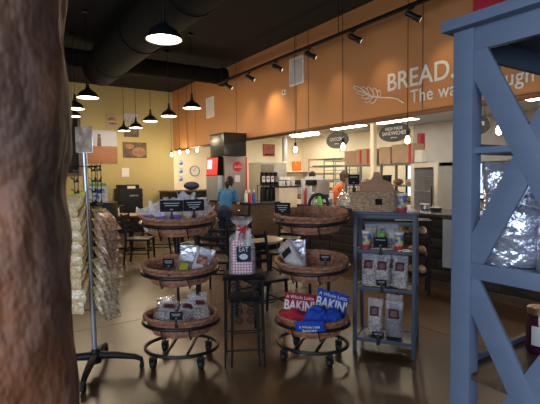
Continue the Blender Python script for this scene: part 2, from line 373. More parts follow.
# air vent and thermostat
q = at(297, 71, X=XW)
v = thing('air_vent', 'white louvred air vent high on the orange wall', 'vent', (XW, q.y, q.z))
vm = MB(); vm.box((-0.012, 0, .245), (0.024, .42, .03)); vm.box((-0.012, 0, -.245), (0.024, .42, .03)); vm.box((-0.012, -.2, 0), (0.024, .03, .5)); vm.box((-0.012, .2, 0), (0.024, .03, .5))
vm.build('vent_frame', M['white'], v)
vm = MB()
for k in range(11): vm.box((-0.008, -.165+k*.033, 0), (0.012, .016, .47), Matrix.Rotation(R(25), 3, 'Z'))
vm.build('louvres', M['plasticwhite'], v)
q = at(210.5, 107.5, X=XW); dup(v, (XW, q.y, q.z), 0, 'white louvred air vent near the yellow wall corner', 'white wall vents'); v['group'] = 'white wall vents'
q = at(284.5, 92.5, X=XW)
t_ = thing('thermostat', 'small white square thermostat below the air vent', 'thermostat', (XW, q.y, q.z))
MB().box((-0.012, 0, 0), (0.024, .12, .1), bev=.006).build('cover', M['white'], t_)
MB().lathe([(0.02, 0), (0.02, .008)], (0, 0, 0), 12, rot=Matrix.Rotation(-PI/2, 3, 'Y')).build('dial', M['black'], t_, loc=(-0.022, 0, 0))

# ------------------------------------------------------------------ track lights
TX = 4.62
tr = MB(); tr.box((0, .3, 0), (0.05, 10.2, 0.05), bev=.005)
track = thing('track_rail', 'long black track rail hung along the orange wall', 'track rail', (TX, 3.6, 3.63))
tr.build('rail', M['black'], track)
dr = MB()
for y in (-4.6, -1.6, 1.4, 5.2): dr.tube([(0, y, 0.02), (0, y, HC-3.63)], .006, 6)
dr.build('hanger', M['black'], track)
spots = [(227, 86), (249, 80), (276, 70), (309, 57), (353, 40), (411, 22)]
spl = ['black track spotlight nearest the end wall', 'second black track spotlight from the end wall', 'black track spotlight just left of the air vent', 'black track spotlight just right of the air vent',
       'black track spotlight above the wheat sprig', 'black track spotlight above the white lettering']
spot0 = None
for i, (px, py) in enumerate(spots):
    q = at(px, py, X=TX)
    if spot0 is None:
        s0 = thing('track_spotlight', spl[i], 'spotlight', group='track spotlights')
        MB().box((0, 0, -0.03), (0.03, 0.09, 0.03), bev=.004).tube([(0, 0, -.03), (0, 0, -.10)], .008, 6).build('bracket', M['black'], s0)
        d = Vector((0.55, -0.55, -0.42)).normalized(); a = Vector((0, 0, -.12)) - d*.08
        MB().tube([a, a+d*.02, a+d*.021, a+d*.16, a+d*.17, a+d*.21], [.025, .032, .04, .04, .046, .046], 14).build('lamp_head', M['black'], s0)
        MB().tube([a+d*.205, a+d*.213], .030, 14).build('lens', M['lens'], s0)
        spot0 = s0
    else: s0 = dup(spot0, label=spl[i])
    s0.location = (TX, q.y, 3.63)
    light('spot_beam', 'SPOT', (TX, q.y-.06, 3.40), 8 if i != 1 else 40, (1.0, 0.72, 0.40), 0.10, look=(XW, q.y-.25, 2.75), spot_size=R(75), spot_blend=1.0)

# ------------------------------------------------------------------ dome pendants over the dining area
def dome(label):
    d = thing('pendant_lamp', label, 'pendant lamp', group='black dome pendants over the dining tables')
    MB().lathe([(.026, .20), (.03, .155), (.045, .147), (.055, .125), (.085, .112), (.125, .082), (.15, .045), (.162, .018), (.17, .0), (.166, .0), (.157, .018), (.143, .045), (.115, .076), (.03, .108)], (0, 0, 0), 32, cap=False).build('lamp_shade', M['black'], d)
    MB().tube([(0, 0, .19), (0, 0, .27)], .022, 10).build('socket', M['black'], d)
    MB().lathe([(.158, .006), (.15, .018), (.02, .026)], (0, 0, 0), 28).build('diffuser', M['glow'], d)
    return d
dspots = [(164, 40, 'large pendant lamp hanging nearest, alone near the top of the view'), (88, 98, 'wide black dome lamp hanging higher beside the timber post'), (75, 109, 'black dome lamp hanging lower against the timber post edge'),
          (72, 116.5, 'tiny far black dome lamp just showing past the timber post'), (124, 131, 'lowest looking black dome lamp in front of the wheat photo'), (136, 128, 'black dome lamp at the right edge of the wheat photo'),
          (150.5, 121.5, 'black dome lamp hanging clear of the photos on the yellow wall'), (169, 116.5, 'black dome lamp hanging by the corner of yellow and orange walls'), (192, 108.5, 'black dome lamp hanging in front of the orange wall')]
dome0 = None
for i, (px, py, lb) in enumerate(dspots):
    q = at(px, py, z=2.79)
    if q.y > YW-.3: q = at(px, py, Y=YW-.5)
    if dome0 is None: o = dome0 = dome(lb)
    else: o = dup(dome0, label=lb)
    o.location = q
    # each lamp has its own cord up to the ceiling
    MB().tube([(0, 0, .26), (0, 0, HC-q.z)], .005, 6).build('cord', M['black'], o)
    MB().lathe([(.05, HC-q.z-.03), (.05, HC-q.z)], (0, 0, 0), 16).build('ceiling_rose', M['black'], o)
    light('dome_light', 'POINT', (q.x, q.y, q.z-.06), 22, (1, 0.80, 0.55), 0.12)

# ------------------------------------------------------------------ bare bulb pendants along the counter
def bulbp(label):
    d = thing('bulb_pendant', label, 'pendant lamp', group='bare bulb pendants')
    MB().tube([(0, 0, .03), (0, 0, .10)], .024, 10).build('socket', M['black'], d)
    MB().lathe([(.012, .035), (.016, .02), (.032, -.012), (.036, -.038), (.024, -.066), (.006, -.075)], (0, 0, 0), 16).build('bulb', M['bulb'], d)
    cg = MB()
    for k in range(6):
        a = k*PI/3; cg.tube([(math.cos(a)*x, math.sin(a)*x, z) for x, z in ((.02, .05), (.07, 0), (.075, -.05), (.05, -.11))], .002, 4)
    cg.build('wire_cage', M['black'], d)
    return d
bl = [(295.5, 148, 4.9, 'bare bulb pendant above the orange bucket'), (343, 145, 4.9, 'bare bulb pendant beside the oval sign over the cardboard boxes'), (407.5, 138, 4.9, 'bare bulb pendant beside the fresh made sandwiches sign'),
      (499, 128, 4.9, 'bare bulb pendant seen through the blue shelf brace'), (171.5, 154, None, 'bare bulb pendant at the yellow wall corner'), (179.5, 151.5, None, 'bare bulb pendant above the blue poster strip'),
      (187.5, 150.5, None, 'bare bulb pendant between poster strip and clock'), (197, 149.5, None, 'bare bulb pendant above the wall clock')]
b0 = None
for px, py, X, lb in bl:
    q = at(px, py, X=X) if X else at(px, py, t=12.6)
    if b0 is None: o = b0 = bulbp(lb)
    else: o = dup(b0, label=lb)
    o.location = q
    MB().tube([(0, 0, .09), (0, 0, HC-q.z)], .005, 6).build('cord', M['black'], o)
    light('bulb_light', 'POINT', (q.x, q.y, q.z-.13), 9, (1, 0.80, 0.52), 0.05)

# ================================================================== YELLOW END WALL
YF = YW-0.001
def wall_pic(name, label, cat, px0, py0, px1, py1, m, parts=None, thick=.03, group=None):
    a = at(px0, py0, Y=YW); b = at(px1, py1, Y=YW)
    o = thing(name, label, cat, ((a.x+b.x)/2, YW, (a.z+b.z)/2), 0, group)
    W, H = abs(b.x-a.x), abs(a.z-b.z)
    MB().box((0, -thick/2, 0), (W, thick, H)).build('print', m, o)
    if parts: parts(o, W, H, -thick-.003)
    return o
M['picbg'] = mat('pale_picture_ground', (0.42, 0.32, 0.24), 0.6, scale=5)
M['bun'] = mat('bread_crust', (0.36, 0.19, 0.09), 0.6, c2=(0.2, 0.09, 0.04), scale=14)
M['picsky'] = mat('printed_pale_sky', (0.42, 0.44, 0.50), 0.6, scale=3)
M['picwheat'] = mat('printed_wheat_field', (0.34, 0.15, 0.06), 0.6, c2=(0.22, 0.08, 0.03), scale=30)
M['picdark'] = mat('printed_dark_ground', (0.13, 0.09, 0.06), 0.6, c2=(0.07, 0.04, 0.03), scale=6)
M['straw'] = mat('printed_straw', (0.45, 0.34, 0.10), 0.6)
def loafshape(W, H, cx, cz, rx, rz, y, n=20, thick=-.004):
    return [(cx+rx*math.cos(2*PI*k/n), y, cz+rz*math.sin(2*PI*k/n)) for k in range(n)]
def p_sand(o, W, H, y):
    m = MB(); m.poly(loafshape(W, H, 0, H*.12, W*.36, H*.18, y), (0, -.003, 0)); m.poly(loafshape(W, H, .02, -H*.16, W*.38, H*.12, y), (0, -.003, 0)); m.build('printed_roll', M['bun'], o)
    MB().poly(loafshape(W, H, 0, -H*.02, W*.38, H*.045, y-.004), (0, -.002, 0)).build('printed_filling', M['flour'], o)
def p_wheat(o, W, H, y):
    MB().box((0, y, -H*.33), (W, .003, H*.34)).build('printed_ground', M['picdark'], o)
    m = MB()
    for k in range(7):
        x = -W*.42+k*W*.13; z = H*(.05+.25*random.random()); m.tube([(x-.03, y-.004, -H*.35), (x, y-.004, z), (x+.03, y-.004, z+.08)], [.008, .012, .02], 6)
    m.build('printed_wheat_ears', M['straw'], o)
def p_field(o, W, H, y):
    MB().box((0, y, -H*.24), (W, .003, H*.52)).build('printed_field', M['picwheat'], o)
    m = MB(); m.poly(loafshape(W, H, -W*.06, H*.34, W*.05, H*.05, y), (0, -.003, 0)); m.poly([(-W*.13, y, H*.02), (W*.0, y, H*.02), (-W*.01, y, H*.28), (-W*.11, y, H*.3)], (0, -.003, 0)); m.build('printed_farmer', M['picdark'], o)
def p_loaf(o, W, H, y):
    MB().poly(loafshape(W, H, W*.16, -H*.12, W*.30, H*.32, y), (0, -.003, 0)).build('printed_loaf', M['bun'], o)
    MB().poly(loafshape(W, H, -W*.22, H*.22, W*.2, H*.16, y), (0, -.003, 0)).build('printed_loaf', M['bun'], o)
wall_pic('wall_picture', 'small square photo print of a filled sandwich roll', 'picture', 105.5, 114.5, 117.5, 128, M['picbg'], p_sand)
wall_pic('wall_picture', 'upright photo print of wheat ears under pale sky', 'picture', 123, 113, 138.5, 137.5, M['picsky'], p_wheat)
wall_pic('wall_picture', 'large photo print of a person standing in a wheat field', 'picture', 84, 129.5, 117.5, 163.5, M['picsky'], p_field)
wall_pic('wall_picture', 'wide photo print of a round floury loaf', 'picture', 122.5, 142, 146.5, 158, M['picdark'], p_loaf)
n_ = wall_pic('wall_notice', 'small white paper notice taped to the yellow wall', 'notice', 121.5, 168, 129, 177, M['paper'])
a = at(55, 112, Y=YW); b = at(82, 176, Y=YW)
cb = thing('menu_board', 'large dark wood-framed board on the yellow wall behind the timber post', 'board', ((a.x+b.x)/2, YW, (a.z+b.z)/2)); W, H = b.x-a.x, a.z-b.z
MB().box((0, -.02, 0), (W-.08, .02, H-.08)).build('panel', M['chalk'], cb)
m = MB(); m.box((0, -.03, H/2-.04), (W, .06, .08)); m.box((0, -.03, -H/2+.04), (W, .06, .08)); m.box((W/2-.04, -.03, 0), (.08, .06, H-.16)); m.box((-W/2+.04, -.03, 0), (.08, .06, H-.16)); m.build('frame', M['brownlam'], cb)

# cream wall: clock, three part poster strip
q = at(194.5, 171, Y=YW); ck = thing('wall_clock', 'round white wall clock with grey rim on the cream wall', 'clock', (q.x, YW, q.z))
rt = Matrix.Rotation(PI/2, 3, 'X')
MB().lathe([(.17, 0), (.17, .04), (.15, .045), (.145, .03)], (0, 0, 0), 32, rot=rt, cap=False).build('rim', mat('grey_rim', (.25, .24, .23), .4), ck)
MB().lathe([(.148, .0), (.148, .028)], (0, 0, 0), 32, rot=rt).build('clock_face', M['paper'], ck)
MB().box((0, -.035, .04), (.010, .004, .09)).build('minute_hand', M['black'], ck)
MB().bar((0, -.038, 0), (-.055, -.038, .02), .004, .012).build('hour_hand', M['black'], ck)
blup = mat('blue_print', (0.05, 0.14, 0.45), .5, c2=(0.6, 0.62, 0.62), scale=9, lo=.46, hi=.5)
for k, (lb, y0) in enumerate((('top blue and white poster in the strip beside the clock', 159), ('middle blue and white poster in the strip beside the clock', 167), ('bottom blue and white poster in the strip beside the clock', 175))):
    def pp(o, W, H, y): MB().box((-W*.18, y, 0), (W*.45, .003, H*.7)).build('printed_picture', blup, o)
    wall_pic('poster', lb, 'poster', 178.3, y0, 186, y0+7, M['paper'], pp, .012, 'posters beside the clock')

# ================================================================== KITCHEN behind the opening
trl = [tuple(at(a, b, z=HK-.03))[:2] for a, b in ((304, 134), (348, 127.6), (396, 121.5), (420, 130))] + [(8.6, 3.6), (6.9, 1.6), (9, .6), (9.2, 11.6), (5.95, 2.2), (5.95, 4.6), (5.95, 7.0), (5.95, 9.4)]  # last four panels are unseen extras, added to brighten the kitchen's front faces
t0 = None
for x, y in trl:
    if t0 is None:
        t0 = thing('ceiling_light', 'long fluorescent panel light set in the kitchen ceiling', 'ceiling light', group='kitchen ceiling lights')
        MB().box((0, 0, -.012), (.34, 1.22, .02)).build('housing', M['white'], t0); MB().box((0, 0, -.026), (.28, 1.16, .01)).build('diffuser', M['troffer'], t0); o = t0
    else: o = dup(t0)
    o.location = (x, y, HK)
# picture on cream wall
def p_rust(o, W, H, y): MB().box((0, y, -H*.36), (W*.8, .003, H*.1)).build('printed_border', M['chalk'], o)
wall_pic('wall_picture', 'square rust red and teal print on the cream kitchen wall', 'picture', 262.8, 144, 274.5, 156.5, M['rust'], p_rust)
# vent pipe
q = at(284.5, 139, Y=12.4)
vp = thing('flue_pipe', 'pale bent metal flue pipe rising to the kitchen ceiling', 'pipe', (q.x, 12.4, 0))
MB().tube([(0, 0, HK), (0, 0, 2.05)], .09, 16).build('pipe_section', M['greypaint'], vp); MB().tube([(0, 0, 2.05), (-.09, 0, 1.75), (-.1, 0, 1.2)], .08, 16).build('elbow', M['plasticwhite'], vp)
# column
q = at(373.5, 150, X=6.9)
struct('wall_column', MB().box((6.9, q.y, HK/2), (.10, .09, HK), bev=.005), M['cream'])

def sitbox(name, label, cat, px, py_bottom, py_top, Wd, Dd, X, m, group=None, rotz=0, z0=None):
    """box-like thing at plane X whose base/top sit on given sight lines"""
    a = at(px, py_bottom, X=X); b = at(px, py_top, X=X); z0 = a.z if z0 is None else z0
    return thing(name, label, cat, (X, a.y, z0), rotz, group), b.z-z0
# stainless cabinet in front of the end wall
a = at(255.5, 185, Y=11.6); b = at(281, 163, Y=11.6)
sc_ = thing('steel_cabinet', 'tall brushed steel cabinet below the rust red print', 'cabinet', (a.x, 11.3, 0))
Wc = b.x-a.x; MB().box((Wc/2, .35, b.z/2), (Wc, .7, b.z), bev=.01).build('body', M['brushed'], sc_)
MB().box((Wc*.24, -.012, b.z/2), (Wc*.44, .024, b.z*.94), bev=.004).build('door', mat('brown_steel', (.26, .21, .17), .4, metal=.3), sc_)
MB().box((Wc*.72, -.012, b.z/2), (Wc*.48, .024, b.z*.94), bev=.004).build('door', M['brushed'], sc_)
# wire racks
def rack(label, loc, W, D, H, levels, rotz=0, mm=None, group='steel racks in the kitchen'):
    o = thing('wire_rack', label, 'shelf rack', loc, rotz, group)
    for sx in (0, 1):
        for sy in (0, 1): MB().tube([(sx*W, sy*D, 0), (sx*W, sy*D, H)], .014, 8).build('post', mm or M['chrome'], o)
    for k in range(levels):
        z = .25+(H-.27)*k/(levels-1); s = MB(); s.tube([(0, 0, z), (W, 0, z), (W, D, z), (0, D, z)], .010, 6, closed=True)
        for j in range(1, 9): s.tube([(W*j/9, 0, z), (W*j/9, D, z)], .004, 4)
        s.build('wire_shelf', mm or M['chrome'], o)
    return o
M['darksteel'] = mat('dim_steel', (0.22, 0.21, 0.19), 0.4, metal=.6)
q = at(309, 172, X=8.3); rack('tall dark wire rack beside the worker in periwinkle', (8.3, q.y-1.1, 0), .6, 1.1, 2.02, 9, 0, M['darksteel'])
q = at(324, 164, X=9.3); rack('wire rack carrying small cardboard cartons', (9.3, at(346, 164, X=9.3).y, 0), .5, q.y-at(346, 164, X=9.3).y, 2.0, 7, 0, M['darksteel'])
q = at(346, 164, X=7.5); q2 = at(424, 164, X=7.5)
main_rack_y0, main_rack_y1 = q2.y, q.y
rk = thing('steel_shelving', 'long steel shelving along the kitchen holding boxes on top', 'shelf rack', (7.5, q2.y, 0), 0, 'steel racks in the kitchen')
Lr = q.y-q2.y; zt = at(380, 164, X=7.5).z
for k in range(3):
    for x in (0, .5): MB().box((x, Lr*k/2, zt/2), (.045, .045, zt)).build('post', M['darksteel'], rk)
for z in (.3, .9, 1.28, zt-.02): MB().box((.25, Lr/2, z), (.5, Lr, .03)).build('shelf', M['darksteel'], rk)
# bread and bins on the shelving
blist = [('bread_loaf', 'brown loaf'), ('bread_loaf', 'pale loaf')]
cnt = 0
for z, n in ((.915, 7), (1.295, 7)):
    for k in range(n):
        y = q2.y+.15+(Lr-.3)*k/(n-1); cnt += 1
        mm = [M['bun'], M['kraft'], M['plasticwhite'], M['blackplastic']][(k*3+int(z*2)) % 4]
        if mm in (M['bun'], M['kraft']):
            o = MB().ball((7.68, y, z+.07), .1, (1.3, 1.0, .7), 14).build('bread_loaf', mm)
            tag(o, 'round crusty loaf on the %s shelf of the steel shelving' % ('middle' if z < 1 else 'upper'), 'bread', 'loaves on the steel shelving')
        else:
            o = MB().lathe([(.08, 0), (.1, .02), (.11, .2), (.12, .2), (.12, .22), (.09, .22)], (7.68, y, z+.001), 16).build('storage_tub', mm)
            tag(o, '%s round storage tub on the %s shelf of the steel shelving' % ('white' if mm == M['plasticwhite'] else 'black', 'middle' if z < 1 else 'upper'), 'tub', 'tubs on the steel shelving')
# cartons
def carton(label, pxa, pxb, pyb, pyt, X, m, z0, D=.35, stripe=None, group='cardboard boxes stacked in the kitchen'):
    a = at(pxa, pyb, X=X); b = at(pxb, pyb, X=X); zt_ = at((pxa+pxb)/2, pyt, X=X).z
    o = thing('cardboard_box', label, 'box', (X, (a.y+b.y)/2, z0), 0, group); Wy = a.y-b.y; H = max(.08, zt_-z0)
    MB().box((D/2, 0, H/2), (D, Wy, H), bev=.004).build('carton', m, o)
    MB().box((D/2, 0, H+.002), (D, .05, .004)).build('tape', M['kraft'], o)
    if stripe:
        for f in stripe: MB().box((-.003, Wy*(.5-f), H*.5), (.004, Wy*.13, H*.96)).build('red_band', M['red'], o)
    return o
ztp = zt+.001
carton('cardboard box with two red bands on the steel shelving', 356, 372, 163, 149, 7.5, M['kraft'], ztp, stripe=(.3, .75))
carton('plain cardboard box behind the cream column end of the shelving', 344.5, 355.5, 163, 151, 7.5, M['kraft'], ztp)
carton('short dark marked cardboard box right of the cream column', 379, 390, 163, 147, 7.5, M['kraft'], ztp)
carton('wide cardboard box with one red side band under the sandwiches sign', 392, 413, 163, 144, 7.5, M['kraft'], ztp, stripe=(.86,))
carton('small white carton at the end of the steel shelving', 414.3, 422, 163, 150, 7.5, M['paper'], ztp, .15)
carton('tall narrow red box standing at the end of the shelving', 417, 420.4, 158, 133, 7.75, M['red'], ztp, .15)
for k, (x0, x1, lb) in enumerate(((325.5, 331, 'left small cardboard carton on the wire rack'), (331.5, 338, 'middle small cardboard carton on the wire rack'), (338.5, 343, 'right small cardboard carton on the wire rack'))):
    carton(lb, x0, x1, 167, 158.5, 9.4, M['kraft'], 1.992, .3)
# glass-door fridge
a = at(414, 205, X=6.9); b = at(441, 205, X=6.9)
fr = thing('display_fridge', 'steel framed glass door fridge in the kitchen', 'fridge', (6.82, b.y, 0)); Wf = a.y-b.y; Hf = at(428, 163, X=6.9).z
m = MB(); m.box((.62, Wf/2, Hf/2), (.04, Wf, Hf)); m.box((.32, .02, Hf/2), (.6, .04, Hf)); m.box((.32, Wf-.02, Hf/2), (.6, .04, Hf)); m.box((.32, Wf/2, Hf-.03), (.6, Wf, .06)); m.box((.32, Wf/2, .1), (.6, Wf, .2)); m.build('body', M['brushed'], fr)
m = MB(); m.box((0, .04, Hf/2), (.05, .08, Hf), bev=.004); m.box((0, Wf-.04, Hf/2), (.05, .08, Hf), bev=.004); m.box((0, Wf/2, Hf-.04), (.05, Wf-.16, .08)); m.box((0, Wf/2, .24), (.05, Wf-.16, .12)); dd = m.build('door', M['brushed'], fr)
MB().box((0, Wf/2, Hf/2+.1), (.01, Wf-.16, Hf-.42)).build('pane', M['glass'], dd)
for z in (.5, .85, 1.2, 1.5): MB().box((.34, Wf/2, z), (.5, Wf-.1, .02)).build('shelf', M['chrome'], fr)
MB().tube([(-.05, .1, .8), (-.05, .1, 1.3)], .012, 8).build('handle', M['black'], fr)
# cooling rack right of the fridge and a daylight window on the wall toned grey for its shade
q = at(446, 200, X=7.4); rack('steel rack beyond the glass door fridge', (7.45, q.y-1.15, 0), .55, .9, 1.75, 6, 0, M['darksteel'])
q = at(470, 190, X=XK); wn = struct('window_1', MB().box((XK-.01, q.y+.6, 1.35), (.04, 2.6, .9)), M['winglass'], smooth=False)
m = MB()
for k in range(5): m.box((XK-.04, q.y+.6-1.3+k*.65, 1.35), (.05, .05, .95))
m.box((XK-.04, q.y+.6, 1.8), (.05, 2.65, .05)); m.box((XK-.04, q.y+.6, .9), (.05, 2.65, .05)); fo = m.build('window_frame', M['black'], wn)
# back counter against the end wall of the kitchen and bucket
q = at(297.5, 171, Y=12.75)
sh = thing('wall_shelf', 'white wall shelf carrying the orange bucket', 'shelf', (q.x, 12.8, q.z-.02)); MB().box((0, 0, 0), (1.3, .38, .03)).build('board', M['white'], sh)
m = MB(); m.box((-.5, .1, -.1), (.03, .2, .17)); m.box((.5, .1, -.1), (.03, .2, .17)); m.build('bracket', M['white'], sh)
bk = thing('plastic_bucket', 'bright orange plastic bucket on the white wall shelf', 'bucket', (q.x, 12.78, q.z-.004))
MB().lathe([(.14, 0), (.165, .33), (.175, .33), (.175, .35), (.155, .35), (.15, .3)], (0, 0, 0), 24).build('body', M['bucket'], bk)
MB().tube([(.17*math.cos(a), .17*math.sin(a)*.3-.15, .33-.15*math.sin(a)) for a in [k*PI/12 for k in range(13)]], .004, 5).build('handle', M['white'], bk)

# ------------------------------------------------------------------ hanging oval signs
def oval(label, px, py, wpx, hpx, X, lines, shift=0):
    q = at(px, py, X=X); a = at(px-wpx/2, py, X=X); b = at(px+wpx/2, py, X=X)
    W = a.y-b.y; t = q.x/(Fv + Rv*((px-270)/FPX) - Uv*((py-202)/FPX)).x; H = hpx*t/FPX
    o = thing('hanging_sign', label, 'sign', q, 0, 'oval signs over the counter')
    MB().poly([(0, W/2*math.cos(2*PI*k/40), H/2*math.sin(2*PI*k/40)) for k in range(40)], (.02, 0, 0)).build('sign_panel', mat('charcoal_sign', (.035, .036, .04), .5), o)
    for (s, fw, fh, fz) in lines:
        text_obj('sign_lettering', s, M['ink'], o, W*fw, H*fh, (-.002, W*(fw/2-shift), H*fz), XD, ZD, .003)
    for sy in (-1, 1): MB().tube([(.01, sy*W*.25, H*.42), (.01, sy*W*.25, HB-q.z+.03)], .003, 4).build('hanging_wire', M['black'], o)
    return o
oval('oval charcoal sign reading fresh made sandwiches', 393.8, 132.5, 31, 18.5, 5.25, [('FRESH MADE', .56, .17, .13), ('SANDWICHES', .76, .2, -.13), ('~', .2, .06, -.3)])
oval('oval charcoal sign reading grocery beside the bulb over the boxes', 336.8, 140, 21.5, 17, 5.3, [('GROCERY', .66, .2, -.05), ('~', .2, .06, -.25)])
oval('oval charcoal sign half hidden behind the blue shelf post', 477.5, 125, 24, 19, 5.25, [('VE', .24, .2, -.05)], .18)

# ------------------------------------------------------------------ service counters
CX = 5.02
ctr = thing('service_counter', 'long plank fronted service counter with dark stone top', 'counter', (CX, 0, 0))
yA = at(300, 206, X=CX).y
fr_ = MB(); fr_.box((.42, (yA-1.5)/2, .5), (.76, yA+1.5, .84)); fr_.build('body', M['blackwood'], ctr)
random.seed(3)
pk = MB()
for k in range(6):
    z = .12+k*.138; y = yA
    while y > -1.4:
        L_ = random.uniform(.9, 1.8); y2 = max(-1.5, y-L_); pk.box((.02, (y+y2)/2, z+.066), (.03+random.uniform(0, .008), y-y2-.006, .130), bev=.003); y = y2
pk.build('plank_front', M['plankdark'], ctr)
MB().box((.04, (yA-1.5)/2, .055), (.05, yA+1.5, .11)).build('toe_kick', M['brownlam'], ctr)
MB().box((.40, (yA-1.5)/2, .965), (.90, yA+1.56, .05), bev=.008).build('worktop', M['darktop'], ctr)
CT = .99
# white sheet hung on counter by the blue post
q = at(449, 250, X=CX-.03)
ws = thing('counter_notice', 'tall white sheet hanging on the plank counter beside the blue post', 'notice', (CX-.045, q.y, 0)); MB().box((0, 0, .62), (.012, .16, .62)).build('sheet', mat('bluish_white_paper', (.6, .66, .75), .5), ws)
MB().box((-.006, 0, .95), (.02, .17, .03)).build('top_rail', M['chrome'], ws)

# cream till cabinet
a = at(279.5, 200, X=5.22); b = at(297.5, 200, Y=a.y)
Ht = at(288, 187.5, Y=a.y).z; Wt = b.x-a.x
tc_ = thing('till_cabinet', 'cream panelled till cabinet with a black top at the counter end', 'cabinet', (a.x, a.y, 0))
MB().box((Wt/2, .08, Ht/2), (Wt, .16, Ht), bev=.006).build('body', mat('cream_laminate', (.66, .56, .42), .5), tc_)
MB().box((Wt/2, .08, Ht+.015), (Wt+.04, .20, .03), bev=.006).build('top', M['blackwood'], tc_)
TCX, TCY, TCT = a.x, a.y, Ht+.031

# coffee counter
c0 = at(251, 202.6, z=1.0)
CCX, CCY = c0.x, c0.y
xr = at(278.5, 202.6, Y=CCY).x; yl = CCY+3.0
cc = thing('coffee_counter', 'brown laminate coffee counter with drawers below the drinks machine', 'counter', (CCX, CCY, 0)); Wc = xr-CCX
MB().box((Wc/2+.01, 1.52, .52), (Wc-.02, 2.96, .86)).build('body', M['brownlam'], cc)
MB().box((Wc/2, 1.5, .05), (Wc-.08, 2.9, .10)).build('plinth', M['blackwood'], cc)
MB().box((Wc/2, .015, .53), (Wc, .02, .86)).build('end_panel', M['brownlam'], cc)
for k in range(4):
    y = .1+k*.72
    dw = MB().box((-.008, y+.34, .83), (.02, .68, .2), bev=.004).build('drawer', M['drawerlam'], cc); MB().tube([(-.035, y+.28, .83), (-.035, y+.42, .83)], .006, 6).build('handle', M['chrome'], dw)
    dw = MB().box((-.008, y+.34, .40), (.02, .68, .61), bev=.004).build('door', M['drawerlam'], cc); MB().tube([(-.035, y+.1, .5), (-.035, y+.1, .6)], .006, 6).build('handle', M['chrome'], dw)
MB().box((Wc/2, 1.5, .975), (Wc+.06, 3.06, .05), bev=.008).build('worktop', M['darktop'], cc)
KT = 1.001

# drinks machine
MY = at(225, 180, X=CCX+.02).y; MX = at(225, 180, Y=MY).x; MW = at(246, 180, Y=MY).x-MX; MD = at(211, 145, X=MX).y-MY
mz = thing('drinks_machine', 'tall soda fountain with a lit red head and round red logo', 'drinks machine', (MX, MY, KT))
Hs = at(238, 156.5, Y=MY).z-KT; Hb = at(238, 134, Y=MY).z-KT
MB().box((MW/2, MD/2, Hs/2), (MW, MD, Hs), bev=.01).build('body', mat('grey_brown_steel', (.36, .31, .28), .4, metal=.3), mz)
MB().box((MW/2, MD/2, (Hs+Hb)/2+.005), (MW+.03, MD+.02, Hb-Hs-.01), bev=.012).build('ice_bin', mat('smoked_black_plastic', (.03, .032, .03), .3), mz)
MB().box((MW/2, MD/2, Hb+.012), (MW+.05, MD+.04, .024), bev=.006).build('bin_lid', M['blackplastic'], mz)
MB().box((MW+.018, .03, Hs*.5), (.034, .06, Hs), bev=.005).build('red_edge', M['soda_red'], mz)
cr = at(237.3, 166.5, Y=MY); lx, lz = cr.x-MX, cr.z-KT
MB().lathe([(.115, 0), (.115, .008)], (lx, -.002, lz), 36, rot=rt).build('logo_disc', M['soda_red'], mz)
text_obj('logo_lettering', 'Coca-Cola', M['white'], mz, .19, .06, (lx-.095, -.014, lz-.028), (1, 0, 0), ZD, .003, shear=.35)
MB().box((lx-.005, -.006, lz-.27), (.13, .006, .15)).build('notice', M['paper'], mz)
HX = at(217.5, 165, Y=MY+.05).x-MX; zh0 = at(220, 175.5, Y=MY).z-KT; zh1 = at(220, 156.5, Y=MY).z-KT; HD = at(206, 165, X=MX+HX).y-MY-.05
hd = MB().poly([(HX, .05, zh0), (-.012, .05, zh0), (-.012, .05, zh1), (HX+.03, .05, zh1)], (0, HD, 0)).build('dispenser_head', M['dullblack'], mz)
MB().bar((HX-.006, .05+HD/2, zh0+.02), (HX+.022, .05+HD/2, zh1-.02), HD*.9, .012, (1, 0, 0)).build('lit_panel', M['screen'], hd)
MB().bar((HX-.008, .05+HD*.66, zh0+.15), (HX+.008, .05+HD*.66, zh1-.06), HD*.34, .012, (1, 0, 0)).build('lit_graphic', M['screenwhite'], hd)
MB().box((-.08, .05+HD/2, zh0/2), (.15, HD, zh0), bev=.01).build('backsplash', mat('pale_grey_steel', (.34, .38, .42), .35, metal=.4), mz)
for k in range(5): MB().tube([(HX+.05, .12+k*HD*.19, zh0+.005), (HX+.05, .12+k*HD*.19, zh0-.11)], .018, 8).build('nozzle', M['plasticwhite'] if k % 2 else M['blackplastic'], mz)
MB().box(((HX-.12)/2, .05+HD/2, .03), (abs(HX)-.14, HD, .05), bev=.006).build('drip_tray', M['chrome'], mz)

# airpots in two rows
def airpot(lb, loc, h=.38):
    o = thing('coffee_airpot', lb, 'airpot', loc, R(-20), 'coffee airpots')
    MB().lathe([(.048, 0), (.052, .01), (.052, h*.72), (.045, h*.8), (.035, h*.86)], (0, 0, 0), 20).build('body', M['black'], o)
    MB().lathe([(.038, h*.84), (.046, h*.88), (.046, h*.95), (.03, h)], (0, 0, 0), 20).build('pump_lid', M['blackplastic'], o)
    MB().bar((0, -.03, h*.9), (0, -.08, h*.86), .03, .025, bev=.005).build('spout', M['blackplastic'], o)
    return o
ap0 = None
xs = [264.5, 269, 273.5, 278]
rk_ = thing('airpot_stand', 'two tier black metal stand holding the coffee airpots', 'stand', (0, 0, 0))
base = at(270.5, 202, Y=CCY+.25)
rk_.location = (base.x, CCY+.3, KT); zL = .33
m = MB()
for x in (-.22, .22):
    for y in (-.11, .11): m.tube([(x, y, 0), (x, y, zL)], .008, 6)
m.box((0, 0, zL), (.46, .24, .012)); m.build('frame', M['black'], rk_)
